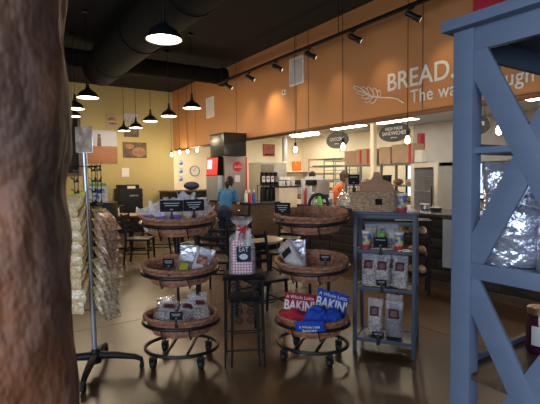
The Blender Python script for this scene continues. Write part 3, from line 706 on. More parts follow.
for r_, zz in ((0, KT+.0), (1, KT+zL+.008)):
    for k, px in enumerate(xs):
        x = base.x-.165+k*.11; hh = .30 if r_ == 0 else .27
        lb = ('black airpot standing %s on the counter under the stand' if r_ == 0 else 'airpot with white label standing %s on top of the stand') % ['first', 'second', 'third', 'fourth'][k]
        o = airpot(lb, (x, CCY+.3, zz), hh); o.rotation_euler.z = 0
        if r_ == 1:
            MB().box((0, -.055, hh*.45), (.075, .008, .12)).build('label', M['paper'] if k < 3 else M['chrome'], o)
            MB().box((0, -.061, hh*.5), (.045, .004, .035)).build('red_mark', mat('brown_print', (.3, .1, .08), .5), o)
# bottles on the counter before the machine
M['bluebottle'] = mat('blue_bottle', (.02, .12, .5), .3)
for px, mm, lb in ((251.5, M['bluebottle'], 'blue squeeze bottle on the coffee counter corner'), (247, M['red'], 'red sauce bottle behind the blue bottle'), (243.5, M['white'], 'white condiment bottle beside the machine')):
    q = at(px+2, 202, Y=CCY+.15)
    o = thing('bottle', lb, 'bottle', (q.x, CCY+.13, KT+.001), 0, 'bottles on the coffee counter')
    MB().lathe([(.034, 0), (.036, .01), (.036, .15), (.015, .19), (.013, .2)], (0, 0, 0), 14).build('body', mm, o); MB().lathe([(.017, .2), (.017, .23), (.008, .25)], (0, 0, 0), 12).build('cap', M['white'], o)

# ------------------------------------------------------------------ things behind and on the service counter
def coffee_machine(lb, loc):
    o = thing('espresso_machine', lb, 'espresso machine', loc, -PI/2)
    MB().box((0, .1, .2), (.7, .4, .40), bev=.02).build('body', M['brushed'], o)
    MB().box((0, -.16, .34), (.7, .14, .12), bev=.02).build('brew_head', M['blackplastic'], o)
    for x in (-.2, 0, .2): MB().bar((x, -.2, .26), (x, -.34, .24), .03, .03, bev=.008).build('portafilter', M['blackplastic'], o)
    MB().box((0, -.16, .03), (.66, .22, .05)).build('drip_tray', M['chrome'], o)
    for k, x in enumerate((-.26, -.13, 0, .13, .26)): MB().lathe([(.03, .40), (.045, .48), (.047, .48), (.04, .405)], (x, .1, 0), 14).build('warming_cup', M['white'], o)
    return o
tbl = thing('work_table', 'steel work table behind the till cabinet with coffee machines', 'table', (6.75, 8.9, 0))
MB().box((0, 0, 1.0), (.75, 2.2, .05), bev=.005).build('worktop', M['chrome'], tbl)
for sx in (-.33, .33):
    for sy in (-1.0, 1.0): MB().tube([(sx, sy, 0), (sx, sy, .98)], .02, 8).build('leg', M['chrome'], tbl)
coffee_machine('dark and steel espresso machine behind the till cabinet', (6.75, 8.3, 1.026))
coffee_machine('espresso machine further back towards the airpots', (6.75, 9.4, 1.026))
for k, (dx, dy) in enumerate(((.07, .06), (.17, .09), (.27, .06), (Wt-.05, .09))):
    o = thing('stacked_cups', ['stack of white paper cups at the front of the till cabinet', 'white paper cup stack beside espresso cups', 'short white cup stack on the till cabinet', 'white cup stack at the till cabinet back'][k], 'cups', (TCX+dx, TCY+dy, TCT+.001), 0, 'cup stacks on the till cabinet')
    MB().lathe([(.03, 0), (.042, .10), (.044, .10), (.044, .11), (.04, .11)], (0, 0, 0), 14).build('cup', M['white'], o)
# tall items on service counter: cup towers, bottle, glass jar, green bottle
def tower(lb, px, pyt, m, r=.045, X=5.14, name='cup_tower', cat='cups', top=None):
    q = at(px, 205, X=X); h = at(px, pyt, X=X).z-CT
    o = thing(name, lb, cat, (X, q.y, CT+.001), 0)
    n = max(3, int(h/.03)); prof = [(r*.85, 0)]
    for k in range(n): prof += [(r*.9, h*k/n+.001), (r, h*(k+1)/n-.004), (r*1.04, h*(k+1)/n-.002)]
    MB().lathe(prof, (0, 0, 0), 16).build('cup_stack', m, o)
    return o
tower('tall stack of white paper cups on the counter', 303.3, 178, M['paper'])
tower('stack of white lids and cups near the red bottle', 309.5, 186, M['plasticwhite'], .05)
def bottle(lb, px, pyt, m, capm, r=.035, X=5.12):
    q = at(px, 205, X=X); h = at(px, pyt, X=X).z-CT
    o = thing('bottle', lb, 'bottle', (X, q.y, CT+.001))
    MB().lathe([(r, 0), (r*1.04, .01), (r*1.04, h*.6), (r*.5, h*.8), (r*.42, h*.9)], (0, 0, 0), 16).build('body', m, o)
    MB().lathe([(r*.5, h*.88), (r*.5, h), (r*.3, h)], (0, 0, 0), 12).build('cap', capm, o)
bottle('red sauce bottle between the cup stacks', 306.6, 186, M['red'], M['white'], .045, 5.16)
bottle('green bottle on the counter behind the hoop of the basket stand', 319.5, 196, M['green'], M['green'], .05)
bottle('small clear bottle beside the orange shirt worker', 313, 192, M['glass'], M['white'], .05)
q = at(343.5, 208, X=5.2)
jr = thing('glass_jar', 'large clear lidded cookie jar on the counter before the orange shirt worker', 'jar', (5.2, q.y, CT+.001))
MB().lathe([(.09, 0), (.115, .03), (.115, .14), (.08, .18), (.075, .18), (.10, .13), (.10, .04), (.02, .02)], (0, 0, 0), 24, cap=False).build('body', M['glass'], jr)
MB().lathe([(.085, .18), (.08, .21), (.03, .235), (.025, .26), (.03, .27), (.01, .28)], (0, 0, 0), 20).build('lid', M['chrome'], jr)
MB().lathe([(.09, .012), (.095, .03), (.09, .09), (.02, .10)], (0, 0, 0), 18).build('contents', M['flour'], jr)
# till monitor
q = at(326, 205, X=5.5)
mn = thing('till_screen', 'small dark till screen on the counter beside the green bottle', 'screen', (5.4, q.y, CT+.001), R(-60))
MB().box((0, 0, .01), (.18, .14, .02), bev=.004).build('base', M['blackplastic'], mn); MB().box((0, 0, .07), (.04, .03, .1)).build('neck', M['blackplastic'], mn)
MB().box((0, -.02, .13), (.26, .03, .1), Matrix.Rotation(R(-30), 3, 'X'), .006).build('display', M['navy'], mn)

# bread display between the ladder shelf and the counter
q = at(412, 292, z=0)
bd = thing('bread_rack', 'low dark bread display rack in front of the plank counter', 'shelf rack', (q.x, q.y, 0), -YAW-R(12))
for x in (-.19, .19):
    for y in (-.14, .14): MB().box((x, y, .46), (.03, .03, .92)).build('post', M['blackwood'], bd)
for z in (.25, .50, .75): MB().box((0, 0, z), (.38, .30, .02), Matrix.Rotation(R(8), 3, 'X')).build('shelf', M['plankdark'], bd)
MB().box((0, 0, .93), (.44, .34, .02)).build('top_board', M['blackwood'], bd)
for zi, z in enumerate((.25, .50, .75)):
    for k in range(3):
        p = Matrix.Rotation(-YAW-R(12), 3, 'Z') @ Vector((-.12+k*.12, -.02, z+.055))
        o = MB().ball((0, 0, 0), .058, (.9, 2.0, .75), 14).build('bread_loaf', M['bun'] if (k+zi) % 2 else M['kraft'])
        o.location = (q.x+p.x, q.y+p.y, p.z); o.rotation_euler = (R(8), 0, -YAW-R(12))
        tag(o, '%s long loaf on the %s shelf of the low bread rack' % (['first', 'middle', 'last'][k], ['bottom', 'middle', 'top'][zi]), 'bread', 'long loaves on the bread rack')
# baking trays in the tall dark wire rack
rkk = [o for o in bpy.data.objects if o.get('label') == 'tall dark wire rack beside the worker in periwinkle'][0].location
tr0 = None; ords = ['lowest', 'second lowest', 'third lowest', 'fourth lowest', 'fifth', 'third highest', 'second highest', 'highest']
for k in range(8):
    z = .25+(2.02-.27)*k/8+.012
    if tr0 is None:
        o = tr0 = thing('baking_tray', '', 'tray', group='baking trays in the tall rack')
        MB().box((0, 0, .006), (.5, .9, .008)).build('tray_base', M['darksteel'], o)
        m = MB()
        for a, d in (((.25, 0, .018), (.01, .9, .03)), ((-.25, 0, .018), (.01, .9, .03)), ((0, .45, .018), (.5, .01, .03)), ((0, -.45, .018), (.5, .01, .03))): m.box(a, d)
        m.build('tray_rim', M['chrome'], o)
    else: o = dup(tr0)
    o['label'] = ords[k]+' steel baking tray in the tall dark wire rack'; o.location = (rkk.x+.3, rkk.y+.55, z)
# more counter clutter
for k, (px, X, h, rr, mm, lb) in enumerate(((322, 5.6, .16, .05, 'plasticwhite', 'white tub on the counter behind the green bottle'), (329, 5.45, .10, .06, 'chrome', 'short steel canister left of the orange shirt worker'), (316, 5.75, .22, .04, 'plasticwhite', 'tall white canister at the counter back edge'), (399.5, 5.3, .12, .05, 'blackplastic', 'black canister behind the printed can'), (425, 5.5, .09, .07, 'chrome', 'low steel bowl on the counter before the fridge'), (436, 5.35, .06, .08, 'blackplastic', 'low black dish on the counter by the blue post'))):
    y_ = min(at(px, 205, X=X).y, yA-.06)
    o = thing('canister', lb, 'canister', (X, y_, CT+.001)); MB().lathe([(rr*.8, 0), (rr, .01), (rr, h*.85), (rr*.9, h*.88), (rr*.9, h*.84), (.01, h*.84)], (0, 0, 0), 20).build('body', M[mm], o)
    MB().lathe([(rr*.96, h*.86), (rr, h*.88), (rr, h*.97), (rr*.5, h)], (0, 0, 0), 20).build('lid', M['brushed'], o)

# ================================================================== PEOPLE
def capsule(mb, pts, rr): 
    for (p, r) in zip(pts, rr): mb.ball(p, r, n=14)
    mb.tube(pts, rr, 14)
def remesh(o, v=.009, sm=3):
    md = o.modifiers.new('remesh', 'REMESH'); md.mode = 'VOXEL'; md.voxel_size = v; md.use_smooth_shade = True
    s = o.modifiers.new('smooth', 'SMOOTH'); s.iterations = sm; s.factor = .5
    dg = bpy.context.evaluated_depsgraph_get(); me = bpy.data.meshes.new_from_object(o.evaluated_get(dg)); o.modifiers.clear(); o.data = me
def person(label, loc, rotz, lean, shirt, pants, hairm, hairstyle, armsL, armsR, k=1.0, apron=None, nod=.1):
    """faces local +Y; lean = forward shift of the shoulders; arms = (elbow, wrist, finger direction)"""
    o = thing('person', label, 'person', loc, rotz); o.scale = (k, k, k)
    V = Vector; D = .50*(1-math.sqrt(1-min(.9, lean/.5)**2)); hip = V((0, -lean*.3, .93)); ch = V((0, lean*.6, 1.25-D*.6)); nk = V((0, lean, 1.46-D)); hd = V((0, lean+.04+nod, 1.62-D-nod*.3))
    b = MB()
    capsule(b, [hip, hip.lerp(ch, .5), ch, V((0, lean*.92, 1.38-D))], [.135, .12, .145, .10])
    for s in (-1, 1):
        capsule(b, [V((s*.06, lean*.85, 1.36-D)), V((s*.165, lean*.95, 1.39-D))], [.07, .055])
        capsule(b, [hip+V((s*.075, 0, 0)), V((s*.09, .02, .50)), V((s*.1, -.02, .09))], [.10, .062, .042])
        capsule(b, [V((s*.1, -.03, .045)), V((s*.11, .13, .035))], [.042, .035])
    capsule(b, [V((0, lean*.9, 1.38-D)), nk, hd-V((0, .02, .04))], [.07, .052, .055])
    b.ball(hd+V((0, 0, .02)), .1, (.78, .92, 1.18), 20)
    b.ball(hd+V((0, .04, -.05)), .06, (.85, .8, .8), 12)                        # jaw
    b.ball(hd+V((0, .098, -.005)), .018, (.7, 1, 1.2), 8)                          # nose
    for s in (-1, 1): b.ball(hd+V((s*.08, -.005, .0)), .022, (.4, .8, 1.2), 8)    # ears
    b.ball(hd+V((0, .087, -.045)), .018, (1.3, .5, .4), 8)                         # lips
    hands = []
    for s, (el, wr, fd) in ((-1, armsL), (1, armsR)):
        sh = V((s*.175, lean*.95, 1.38-D)); el = V(el); wr = V(wr); fd = V(fd).normalized()
        capsule(b, [sh, el, wr], [.05, .038, .026])
        sd = fd.cross(V((0, 0, 1))).normalized(); dn = sd.cross(fd)
        pm = wr+fd*.05
        for j in range(4):
            off = sd*(-.03+.02*j)
            capsule(b, [wr+off*.4, pm+off, pm+off+fd*(.04), pm+off+fd*(.062+.008*(j in (1, 2)))-V((0, 0, .018))], [.02, .014, .0095, .008])
        capsule(b, [wr+fd*.02-sd*s*.02, wr+fd*.045-sd*s*.045, wr+fd*.075-sd*s*.045-V((0, 0, .015))], [.014, .011, .009])
    body = b.build('body', M['skin'], o); remesh(body, .0085, 2)
    c = MB()
    capsule(c, [hip+V((0, 0, -.02)), hip.lerp(ch, .5), ch, V((0, lean*.92, 1.375-D))], [.152, .138, .160, .108])
    for s, (el, wr, fd) in ((-1, armsL), (1, armsR)):
        sh = V((s*.175, lean*.95, 1.38-D)); el = V(el)
        capsule(c, [V((s*.06, lean*.85, 1.365-D)), V((s*.165, lean*.95, 1.39-D)), sh.lerp(el, .72)], [.082, .07, .055])
    so = c.build('shirt', shirt, o); remesh(so, .012, 3)
    p = MB(); capsule(p, [hip+V((0, 0, .02)), hip+V((0, 0, -.06))], [.155, .155])
    for s in (-1, 1): capsule(p, [hip+V((s*.075, 0, 0)), V((s*.09, .02, .50)), V((s*.1, -.02, .12))], [.118, .08, .062])
    po = p.build('trousers', pants, o); remesh(po, .012, 2)
    f = MB()
    for s in (-1, 1): capsule(f, [V((s*.1, -.035, .045)), V((s*.11, .14, .04))], [.048, .043])
    f.build('shoes', M['blackplastic'], o)
    h = MB(); h.ball(hd+V((0, -.02, .045)), .112, (.84, .92, 1.1), 18); h.ball(hd+V((0, -.045, -.02)), .085, (.9, .8, 1.1), 14)
    if hairstyle == 'ponytail':
        capsule(h, [hd+V((0, -.11, .04)), hd+V((0, -.17, -.01)), hd+V((0, -.18, -.12))], [.045, .06, .03])
    elif hairstyle == 'bushy':
        for j in range(8): a = j*.8; h.ball(hd+V((.05*math.cos(a), -.03+.05*math.sin(a), .075)), .05, n=10)
    h.build('hair', hairm, o)
    for s in (-1, 1): MB().ball(hd+V((s*.033, .088, .018)), .011, n=8).build('eye', M['black'], o)
    return o
# woman at the drinks counter: faces +X (towards the counter)
q = at(229, 203, z=.93); wx = CCX-.40; qw = at(225, 200, X=wx)
person('person in a teal tee bending over the drinks counter with dark tied hair', (wx, qw.y, 0), R(-52), .17, M['tealshirt'], M['navy'], M['hair'], 'ponytail',
       ((-.23, .18, 1.12), (-.10, .40, 1.20), (.4, .8, .15)), ((.25, .16, 1.10), (.14, .40, 1.17), (-.2, 1, .1)), k=.89, nod=.10)
# worker in orange behind the counter
qo = at(333, 180, X=6.05)
person('person in an orange tee working behind the service counter', (6.05, qo.y, 0), R(-120), .16, M['orangeshirt'], M['blackplastic'], M['brownhair'], 'bushy',
       ((-.22, .24, 1.10), (-.12, .46, 1.08), (.2, 1, 0)), ((.22, .2, 1.12), (.12, .42, 1.08), (-.2, 1, 0)), k=.93, nod=.07)
# worker at the back, in periwinkle
qb = at(309, 185, X=7.6)
person('person in a periwinkle shirt further back in the kitchen', (7.6, qb.y, 0), R(-75), .1, M['paleshirt'], M['navy'], M['hair'], 'bushy',
       ((-.22, .14, 1.12), (-.14, .38, 1.12), (.1, 1, 0)), ((.22, .14, 1.12), (.14, .38, 1.12), (-.1, 1, 0)), k=.94, nod=.05)

# ================================================================== DINING FURNITURE
def make_chair(label):
    o = thing('dining_chair', label, 'chair', group='black ladder back chairs')
    MB().box((0, 0, .445), (.42, .42, .035), bev=.012).build('seat', M['blackwood'], o)
    for s in (-1, 1):
        MB().tube([(s*.18, .18, .44), (s*.19, .2, 0)], [.018, .014], 8).build('leg', M['blackwood'], o)
        MB().tube([(s*.19, -.24, 0), (s*.19, -.19, .44), (s*.19, -.20, .6), (s*.19, -.26, .90)], [.016, .019, .019, .016], 8).build('rear_leg', M['blackwood'], o)
    b = MB()
    for k in range(4):
        z = .58+k*.09; y = -.20-.055*(z-.6)/.3
        b.box((0, y, z), (.37, .016, .045), bev=.005)
    b.build('backrest', M['blackwood'], o)
    m = MB()
    for s in (-1, 1): m.tube([(s*.188, .19, .2), (s*.19, -.215, .2)], .01, 6)
    m.tube([(-.188, .192, .26), (.188, .192, .26)], .01, 6); m.tube([(-.19, -.208, .3), (.19, -.208, .3)], .01, 6); m.build('stretcher', M['blackwood'], o)
    return o
def face(px, t, ang):   # heading measured from the camera's right hand
    return ang-YAW
chs = [(139, 7.7, -90, 'black ladder back chair seen side on at the wooden table'), (104, 8.6, -90, 'black ladder back chair half hidden behind the hanging snack bags'), (160, 8.4, 90, 'black chair below the top left basket facing the wooden table'),
       (150, 10.6, 100, 'far black chair beyond the wooden table'), (218, 5.6, -10, 'black chair between the basket stand and the gift bag'), (261, 4.55, -150, 'curved black chair with its seat beside the basket of shirts'),
       (287, 6.1, 160, 'black chair behind the white cookie bag basket'), (193, 7.0, 60, 'black chair behind the middle left basket'), (240, 6.6, 190, 'black chair under the round table behind the gift bag'), (112, 10.6, 70, 'farthest black chair near the black cabinet machine')]
ch0 = None
for px, t, ang, lb in chs:
    q = at(px, 200, t=t)
    if ch0 is None: o = ch0 = make_chair(lb)
    else: o = dup(ch0, label=lb)
    o.location = (q.x, q.y, 0); o.rotation_euler = (0, 0, R(ang)-YAW)
def rect_table(lb, px, t, W, D, m, ang=0, H=.75):
    q = at(px, 200, t=t); o = thing('dining_table', lb, 'table', (q.x, q.y, 0), R(ang)-YAW)
    MB().box((0, 0, H-.02), (W, D, .04), bev=.01).build('tabletop', m, o)
    MB().tube([(0, 0, .02), (0, 0, H-.04)], .04, 12).build('pedestal', M['black'], o)
    m_ = MB(); m_.bar((-.3, 0, .02), (.3, 0, .02), .06, .04, bev=.01); m_.bar((0, -.3, .02), (0, .3, .02), .06, .04, bev=.01); m_.build('foot', M['black'], o); return o
t1 = rect_table('honey wood dining table near the black machine', 130, 9.3, 1.0, .7, M['wood'])
rect_table('honey wood dining table behind the side-on chair', 181, 9.9, .7, .65, M['wood'])
rect_table('low honey wood table behind the top left basket', 176, 7.2, .75, .7, M['wood'])
q = at(258, 200, t=5.35); rtb = thing('round_table', 'round cafe table with a pale top behind the gift bag', 'table', (q.x, q.y, 0))
MB().lathe([(.28, .715), (.30, .72), (.30, .745), (.28, .75)], (0, 0, 0), 40).build('tabletop', M['palewood'], rtb)
MB().tube([(0, 0, .02), (0, 0, .715)], .035, 12).build('pedestal', M['black'], rtb); MB().lathe([(.25, 0), (.25, .01), (.05, .04), (.03, .04)], (0, 0, 0), 28).build('foot', M['black'], rtb)
# napkin / condiment things on the far tables
for (px, t, lb) in ((118, 9.1, 'white shaker standing on the wooden table by the rack'), (137, 9.1, 'white shaker standing before the black machine')):
    q = at(px, 205, t=t); o = thing('salt_shaker', lb, 'shaker', (q.x, q.y, .751), 0, 'shakers on the dining table')
    MB().lathe([(.025, 0), (.03, .01), (.025, .12), (.02, .14)], (0, 0, 0), 14).build('body', M['white'], o); MB().lathe([(.022, .14), (.02, .165), (.01, .175)], (0, 0, 0), 14).build('cap', M['chrome'], o)
q = at(144, 205, t=9.25); o = thing('napkin_box', 'navy napkin holder beside the shaker before the black machine', 'napkin holder', (q.x, q.y, .751), -YAW)
MB().box((0, 0, .05), (.16, .1, .10), bev=.01).build('holder', M['navy'], o); MB().box((0, 0, .105), (.12, .06, .02)).build('napkins', M['paper'], o)
# black machine at the end wall
a = at(120, 207, Y=12.3); b = at(142.5, 184.5, Y=12.3)
bm_ = thing('waste_station', 'tall black waste station with a white label against the yellow wall', 'waste station', (a.x, 12.3, 0)); W = b.x-a.x
MB().box((W/2, .3, b.z*.46), (W, .6, b.z*.92), bev=.01).build('body', M['blackwood'], bm_)
MB().box((W/2-.02, .28, b.z*.96), (W*.80, .5, b.z*.08), bev=.008).build('top', M['blackwood'], bm_)
MB().box((W*.52, .02, b.z-.1), (.22, .01, .13)).build('label', M['paper'], bm_)
text_obj('lettering', 'THANK YOU', M['ink'], bm_, .24, .05, (W*.5-.05, -.004, b.z-.33), (1, 0, 0), ZD, .003)
# low condiment counter under clock with a navy bag
a = at(168, 215, Y=12.2); cn = thing('wall_counter', 'dark low counter below the clock on the cream wall', 'counter', (a.x, 12.1, 0))
MB().box((1.0, .4, .55), (2.0, .7, 1.1)).build('body', M['blackwood'], cn); MB().box((1.0, .4, 1.12), (2.06, .76, .04), bev=.006).build('worktop', M['brownlam'], cn)
nb = MB().ball((0, 0, .13), .17, (1.5, .8, .75), 16); tag(nb.build('duffel_bag', M['navy'], loc=(at(193, 190, Y=12.3).x, 12.4, 1.14)), 'navy fabric bag lying on the dark counter under the clock', 'bag')
# pale poster display behind the snack rack
q = at(100, 205, t=7.6)
ps = thing('leaflet_stand', 'white and green leaflet display behind the snack rack', 'display', (q.x, q.y, 0), -YAW)
MB().box((0, 0, .55), (.5, .35, 1.1), bev=.01).build('cabinet', M['blackwood'], ps)
MB().box((0, -.05, 1.27), (.3, .02, .32)).build('panel', M['paper'], ps); MB().box((0, -.062, 1.41), (.3, .006, .05)).build('green_header', M['green'], ps)
MB().box((.0, -.062, 1.25), (.22, .006, .16)).build('printed_picture', blup, ps)

# ================================================================== POUCHES, SIGNS
def pouch(name, label, cat, w, h, d, content, labelm, loc, rotz, film=None, fill=.62, lab=(0, .52, .55, .26), lean=0.0, roll=0.0, group=None, seed=0, foil_top=False):
    """stand-up bag: base at local origin, front faces local -Y"""
    o = thing(name, label, cat, loc, rotz, group); o.rotation_euler = (lean, roll, rotz)
    def shell(scale, zmax, wr, nu=20, nv=16):
        bm = bmesh.new(); rings = []
        for j in range(nv+1):
            v = j/nv*zmax; u_ = j/nv
            th = d/2*scale*(1-(v/h)**2.2)*(.75+.5*math.sin(min(1, v/h*2.2)*PI/2)) + .0015
            hw = w/2*scale*(1-.05*math.sin(v/h*PI)) * (1+.0*v)
            ring = []
            for i in range(nu):
                a = 2*PI*i/nu; ca, sa = math.cos(a), math.sin(a)
                x = hw*math.copysign(abs(ca)**.55, ca); y = th*math.copysign(abs(sa)**.8, sa)
                nn = noise.noise(Vector((x*38+seed*7, y*30+seed, v*26)))*wr
                n2 = noise.noise(Vector((x*60, seed*3.3, v*12)))*wr
                ring.append(bm.verts.new((x+n2*.4*abs(ca), y+nn*(1 if sa < 0 else .6), v + (nn*.8 if j == nv else 0))))
            rings.append(ring)
        for A, B in zip(rings, rings[1:]):
            for i in range(nu): bm.faces.new((A[i], A[(i+1) % nu], B[(i+1) % nu], B[i]))
        bm.faces.new(rings[0][::-1]); bm.faces.new(rings[-1]); s = MB(); s.bm.free(); s.bm = bm; return s
    shell(.93, h*fill, .006).build('contents', content, o)
    shell(1.0, h, .012).build('wrapper', film or M['film'], o)
    if labelm:
        lx, lz, lw, lh = lab
        m = MB(); bm = m.bm; g = []
        for j in range(5):
            row = []
            for i in range(5):
                x = (lx+(i/4-.5)*lw)*w; z = (lz+(j/4-.5)*lh)*h
                th = d/2*(1-(z/h)**2.2)*(.75+.5*math.sin(min(1, z/h*2.2)*PI/2))+.0015
                y = -th*(max(0, 1-abs(x/(w/2))**3.6))**.44 - .010
                row.append(bm.verts.new((x, y, z)))
            g.append(row)
        for j in range(4):
            for i in range(4): bm.faces.new((g[j][i], g[j][i+1], g[j+1][i+1], g[j+1][i]))
        lo = m.build('label', labelm, o); sm = lo.modifiers.new('solid', 'SOLIDIFY'); sm.thickness = .002
    return o
def cookiebag(label, h, seed, lab, loc, rot, group):
    o = thing('cookie_bag', label, 'bag', loc, 0, group); o.rotation_euler = rot
    MB().box((0, 0, .065), (.088, .052, .125), bev=.018).build('cookies', M['flour'] if seed % 2 else M['granola'], o)
    if lab: MB().box((0, -.040, .10), (.08, .004, .055), bev=.001).build('label', M['purple'], o)
    bm = bmesh.new(); rings = []; nu = 36
    for j in range(22):
        v = j/21; z = h*v
        if v < .42: a, b = .056, .036
        elif v < .58: k = (v-.42)/.16; a, b = .056-.030*k, .036-.018*k
        else: k = (v-.58)/.42; a, b = .026+.050*k**.8, .018+.030*k
        ring = []
        for i in range(nu):
            t = 2*PI*i/nu; wr = noise.noise(Vector((math.cos(t)*3+seed, math.sin(t)*3, v*8)))*.009 + (.016*max(0, v-.5)*math.sin(t*7+seed) if v > .5 else 0)
            ring.append(bm.verts.new(((a+wr)*math.copysign(abs(math.cos(t))**.8, math.cos(t)), (b+wr)*math.copysign(abs(math.sin(t))**.8, math.sin(t)), z+(.018*math.sin(t*5+seed)+.01*noise.noise(Vector((t, seed, 0))) if j == 21 else 0))))
        rings.append(ring)
    for A, B in zip(rings, rings[1:]):
        for i in range(nu): bm.faces.new((A[i], A[(i+1) % nu], B[(i+1) % nu], B[i]))
    bm.faces.new(rings[0][::-1]); s = MB(); s.bm.free(); s.bm = bm; s.build('cellophane', M['cello'], o)
    return o
def chalksign(label, loc, rotz, w, h, lines=2, stem=.0, clip=True, group='black chalk price signs', words=None):
    o = thing('price_sign', label, 'sign', loc, rotz, group)
    MB().box((0, 0, stem+h/2), (w, .006, h), bev=.002).build('sign_panel', M['chalk'], o)
    m = MB(); z = stem+h*.74
    if words is None:
        for k in range(lines):
            L_ = w*(.7-.12*k); m.box((0, -.004, z), (L_, .001, h*.07)); z -= h*.2
        m.box((0, -.004, stem+h*.2), (w*.14, .001, h*.07)); m.build('chalk_writing', M['chalkink'], o)
    if clip:
        m = MB(); m.box((0, 0, stem-.015), (.014, .014, .05), bev=.003); m.box((0, .006, stem-.045), (.024, .03, .035), bev=.004); m.build('clip', M['blackplastic'], o)
    return o

# ================================================================== BASKET STANDS
BW, BD = .302, .245
def oval_ring(mb, a, b, z, r, n=56, nn=8): mb.tube([(a*math.cos(2*PI*k/n), b*math.sin(2*PI*k/n), z) for k in range(n)], r, nn, closed=True)
def make_basket():
    o = thing('wicker_basket', '', 'basket', group='oval wicker baskets')
    random.seed(5); wv = MB(); rows = 11; n = 132
    for k in range(rows):
        f = k/(rows-1); z = -.085+.125*f; s = .80+.20*math.sin(f*PI/2)
        pts = []
        for j in range(n):
            a = 2*PI*j/n; wob = .0042*math.cos(22*2*a+PI*k)
            rr = 1+wob/BW*1.0
            pts.append(((BW-.02)*s*math.cos(a)*rr, (BD-.02)*s*math.sin(a)*rr, z+.002*math.sin(5*a+k)))
        wv.tube(pts, .0068, 6, closed=True)
    for j in range(44):
        a = 2*PI*(j+.0)/44
        wv.tube([((BW-.02)*s*math.cos(a), (BD-.02)*s*math.sin(a), z) for s, z in ((.795, -.088), (.87, -.04), (.96, .0), (1.0, .04))], .005, 5)
    wv.build('woven_side', M['wicker'], o)
    bt = MB(); bt.lathe([(.01, -.082), (.8, -.082), (.8, -.09), (.01, -.09)], (0, 0, 0), 44, BW-.018, BD-.018)
    bt.build('woven_base', M['wicker'], o)
    rm = MB()
    for ph in (0, 2.09, 4.19):
        pts = []
        for j in range(180):
            a = 2*PI*j/180; b = 24*a+ph
            rr = .0095*math.cos(b); pts.append(((BW-.008+rr)*math.cos(a), (BD-.008+rr)*math.sin(a), .047+.0095*math.sin(b)))
        rm.tube(pts, .0085, 6, closed=True)
    rm.build('braided_rim', M['wicker'], o)
    return o
def stand(label, cx, cy, rz, levels, offs):
    o = thing('basket_stand', label, 'stand', (cx, cy, 0), rz, 'oval basket stands')
    b = MB(); oval_ring(b, BW*.98, BD, .118, .015)
    for x in (-.085, .085): b.tube([(x, -BD*.95, .118), (x, BD*.95, .118)], .013, 8)
    b.build('base_ring', M['black'], o)
    hp = [(-.085, BD+.012, .10)]
    hp += [(-.085, BD+.012, 1.24)]+[(-.085*math.cos(a), BD+.012, 1.255+.09*math.sin(a)) for a in [k*PI/12 for k in range(13)]]+[(.085, BD+.012, 1.24), (.085, BD+.012, .10)]
    MB().tube(hp, .0135, 10).build('hoop', M['black'], o)
    for z, tl in levels:
        r = MB(); oval_ring(r, BW+.008, BD+.0, 0, .0135); 
        q = r.build('shelf_ring', M['black'], o); q.location = (0, 0, z); q.rotation_euler = (tl, 0, 0)
        s = MB()
        for x in (-.11, .11): s.tube([(x, -BD*.93, -.095+.09), (x, -BD*.70, -.103), (x, BD*.70, -.103), (x, BD*.93, -.005)], .005, 6)
        s.build('cradle', M['black'], q)
    for sx in (-1, 1):
        for sy in (-1, 1):
            x, y = sx*.19, sy*.175
            c = MB().tube([(x, y*1.0, .115), (x, y, .085)], .007, 8).box((x, y, .084), (.052, .040, .018), bev=.004)
            for ss in (-1, 1): c.box((x+ss*.024, y, .060), (.005, .036, .055))
            cs = c.build('caster', M['blackplastic'], o)
            MB().lathe([(.008, -.020), (.030, -.020), (.036, -.013), (.036, .013), (.030, .020), (.008, .020)], (x, y, .036), 18, rot=Matrix.Rotation(PI/2, 3, 'Y')).build('wheel', M['blackplastic'], cs)
    return o
LS = (1.352, 3.362, R(-35.6)); RS = (2.277, 2.80, R(-54))
Llev = [(1.150, R(6)), (.755, R(6)), (.335, R(1))]; Rlev = [(1.150, R(7)), (.765, R(7)), (.30, R(1))]
stand('black oval basket stand nearest the snack rack', *LS, Llev, None)
stand('black oval basket stand holding the folded shirts', *RS, Rlev, None)
bk0 = make_basket(); first = True
bl_ = {(0, 0): 'top wicker basket full of cellophane cookie bags', (0, 1): 'middle wicker basket with two upright pouches', (0, 2): 'bottom wicker basket heaped with oat pouches',
       (1, 0): 'top wicker basket standing empty under the hoop', (1, 1): 'middle wicker basket with one leaning white pouch', (1, 2): 'bottom wicker basket holding the red and blue shirts'}
BK = {}
for si, (cx, cy, rz), lev in ((0, LS, Llev), (1, RS, Rlev)):
    for li, (z, tl) in enumerate(lev):
        o = bk0 if first else dup(bk0); first = False
        o['label'] = bl_[(si, li)]; o.location = (cx, cy, z+.004); o.rotation_euler = (tl, 0, rz); BK[(si, li)] = o
bpy.context.view_layer.update()
def inb(key, x, y, z=-.078):
    si, li = key; cx, cy, rz = (LS, RS)[si]; zz, tl = (Llev, Rlev)[si][li]
    v = Matrix.Rotation(rz, 3, 'Z') @ Matrix.Rotation(tl, 3, 'X') @ Vector((x, y, z)); return Vector((cx, cy, zz+.004))+v
def inbp(key, name, label, cat, w, h, d, content, lab_m, x, y, z, lean, roll, rz, **kw):
    o = pouch(name, label, cat, w, h, d, content, lab_m, inb(key, x, y, z), 0, **kw)
    base = Matrix.Rotation((LS, RS)[key[0]][2], 3, 'Z')
    o.rotation_euler = (base @ (Matrix.Rotation(rz, 3, 'Z') @ Matrix.Rotation(roll, 3, 'Y') @ Matrix.Rotation(lean, 3, 'X'))).to_euler(); return o
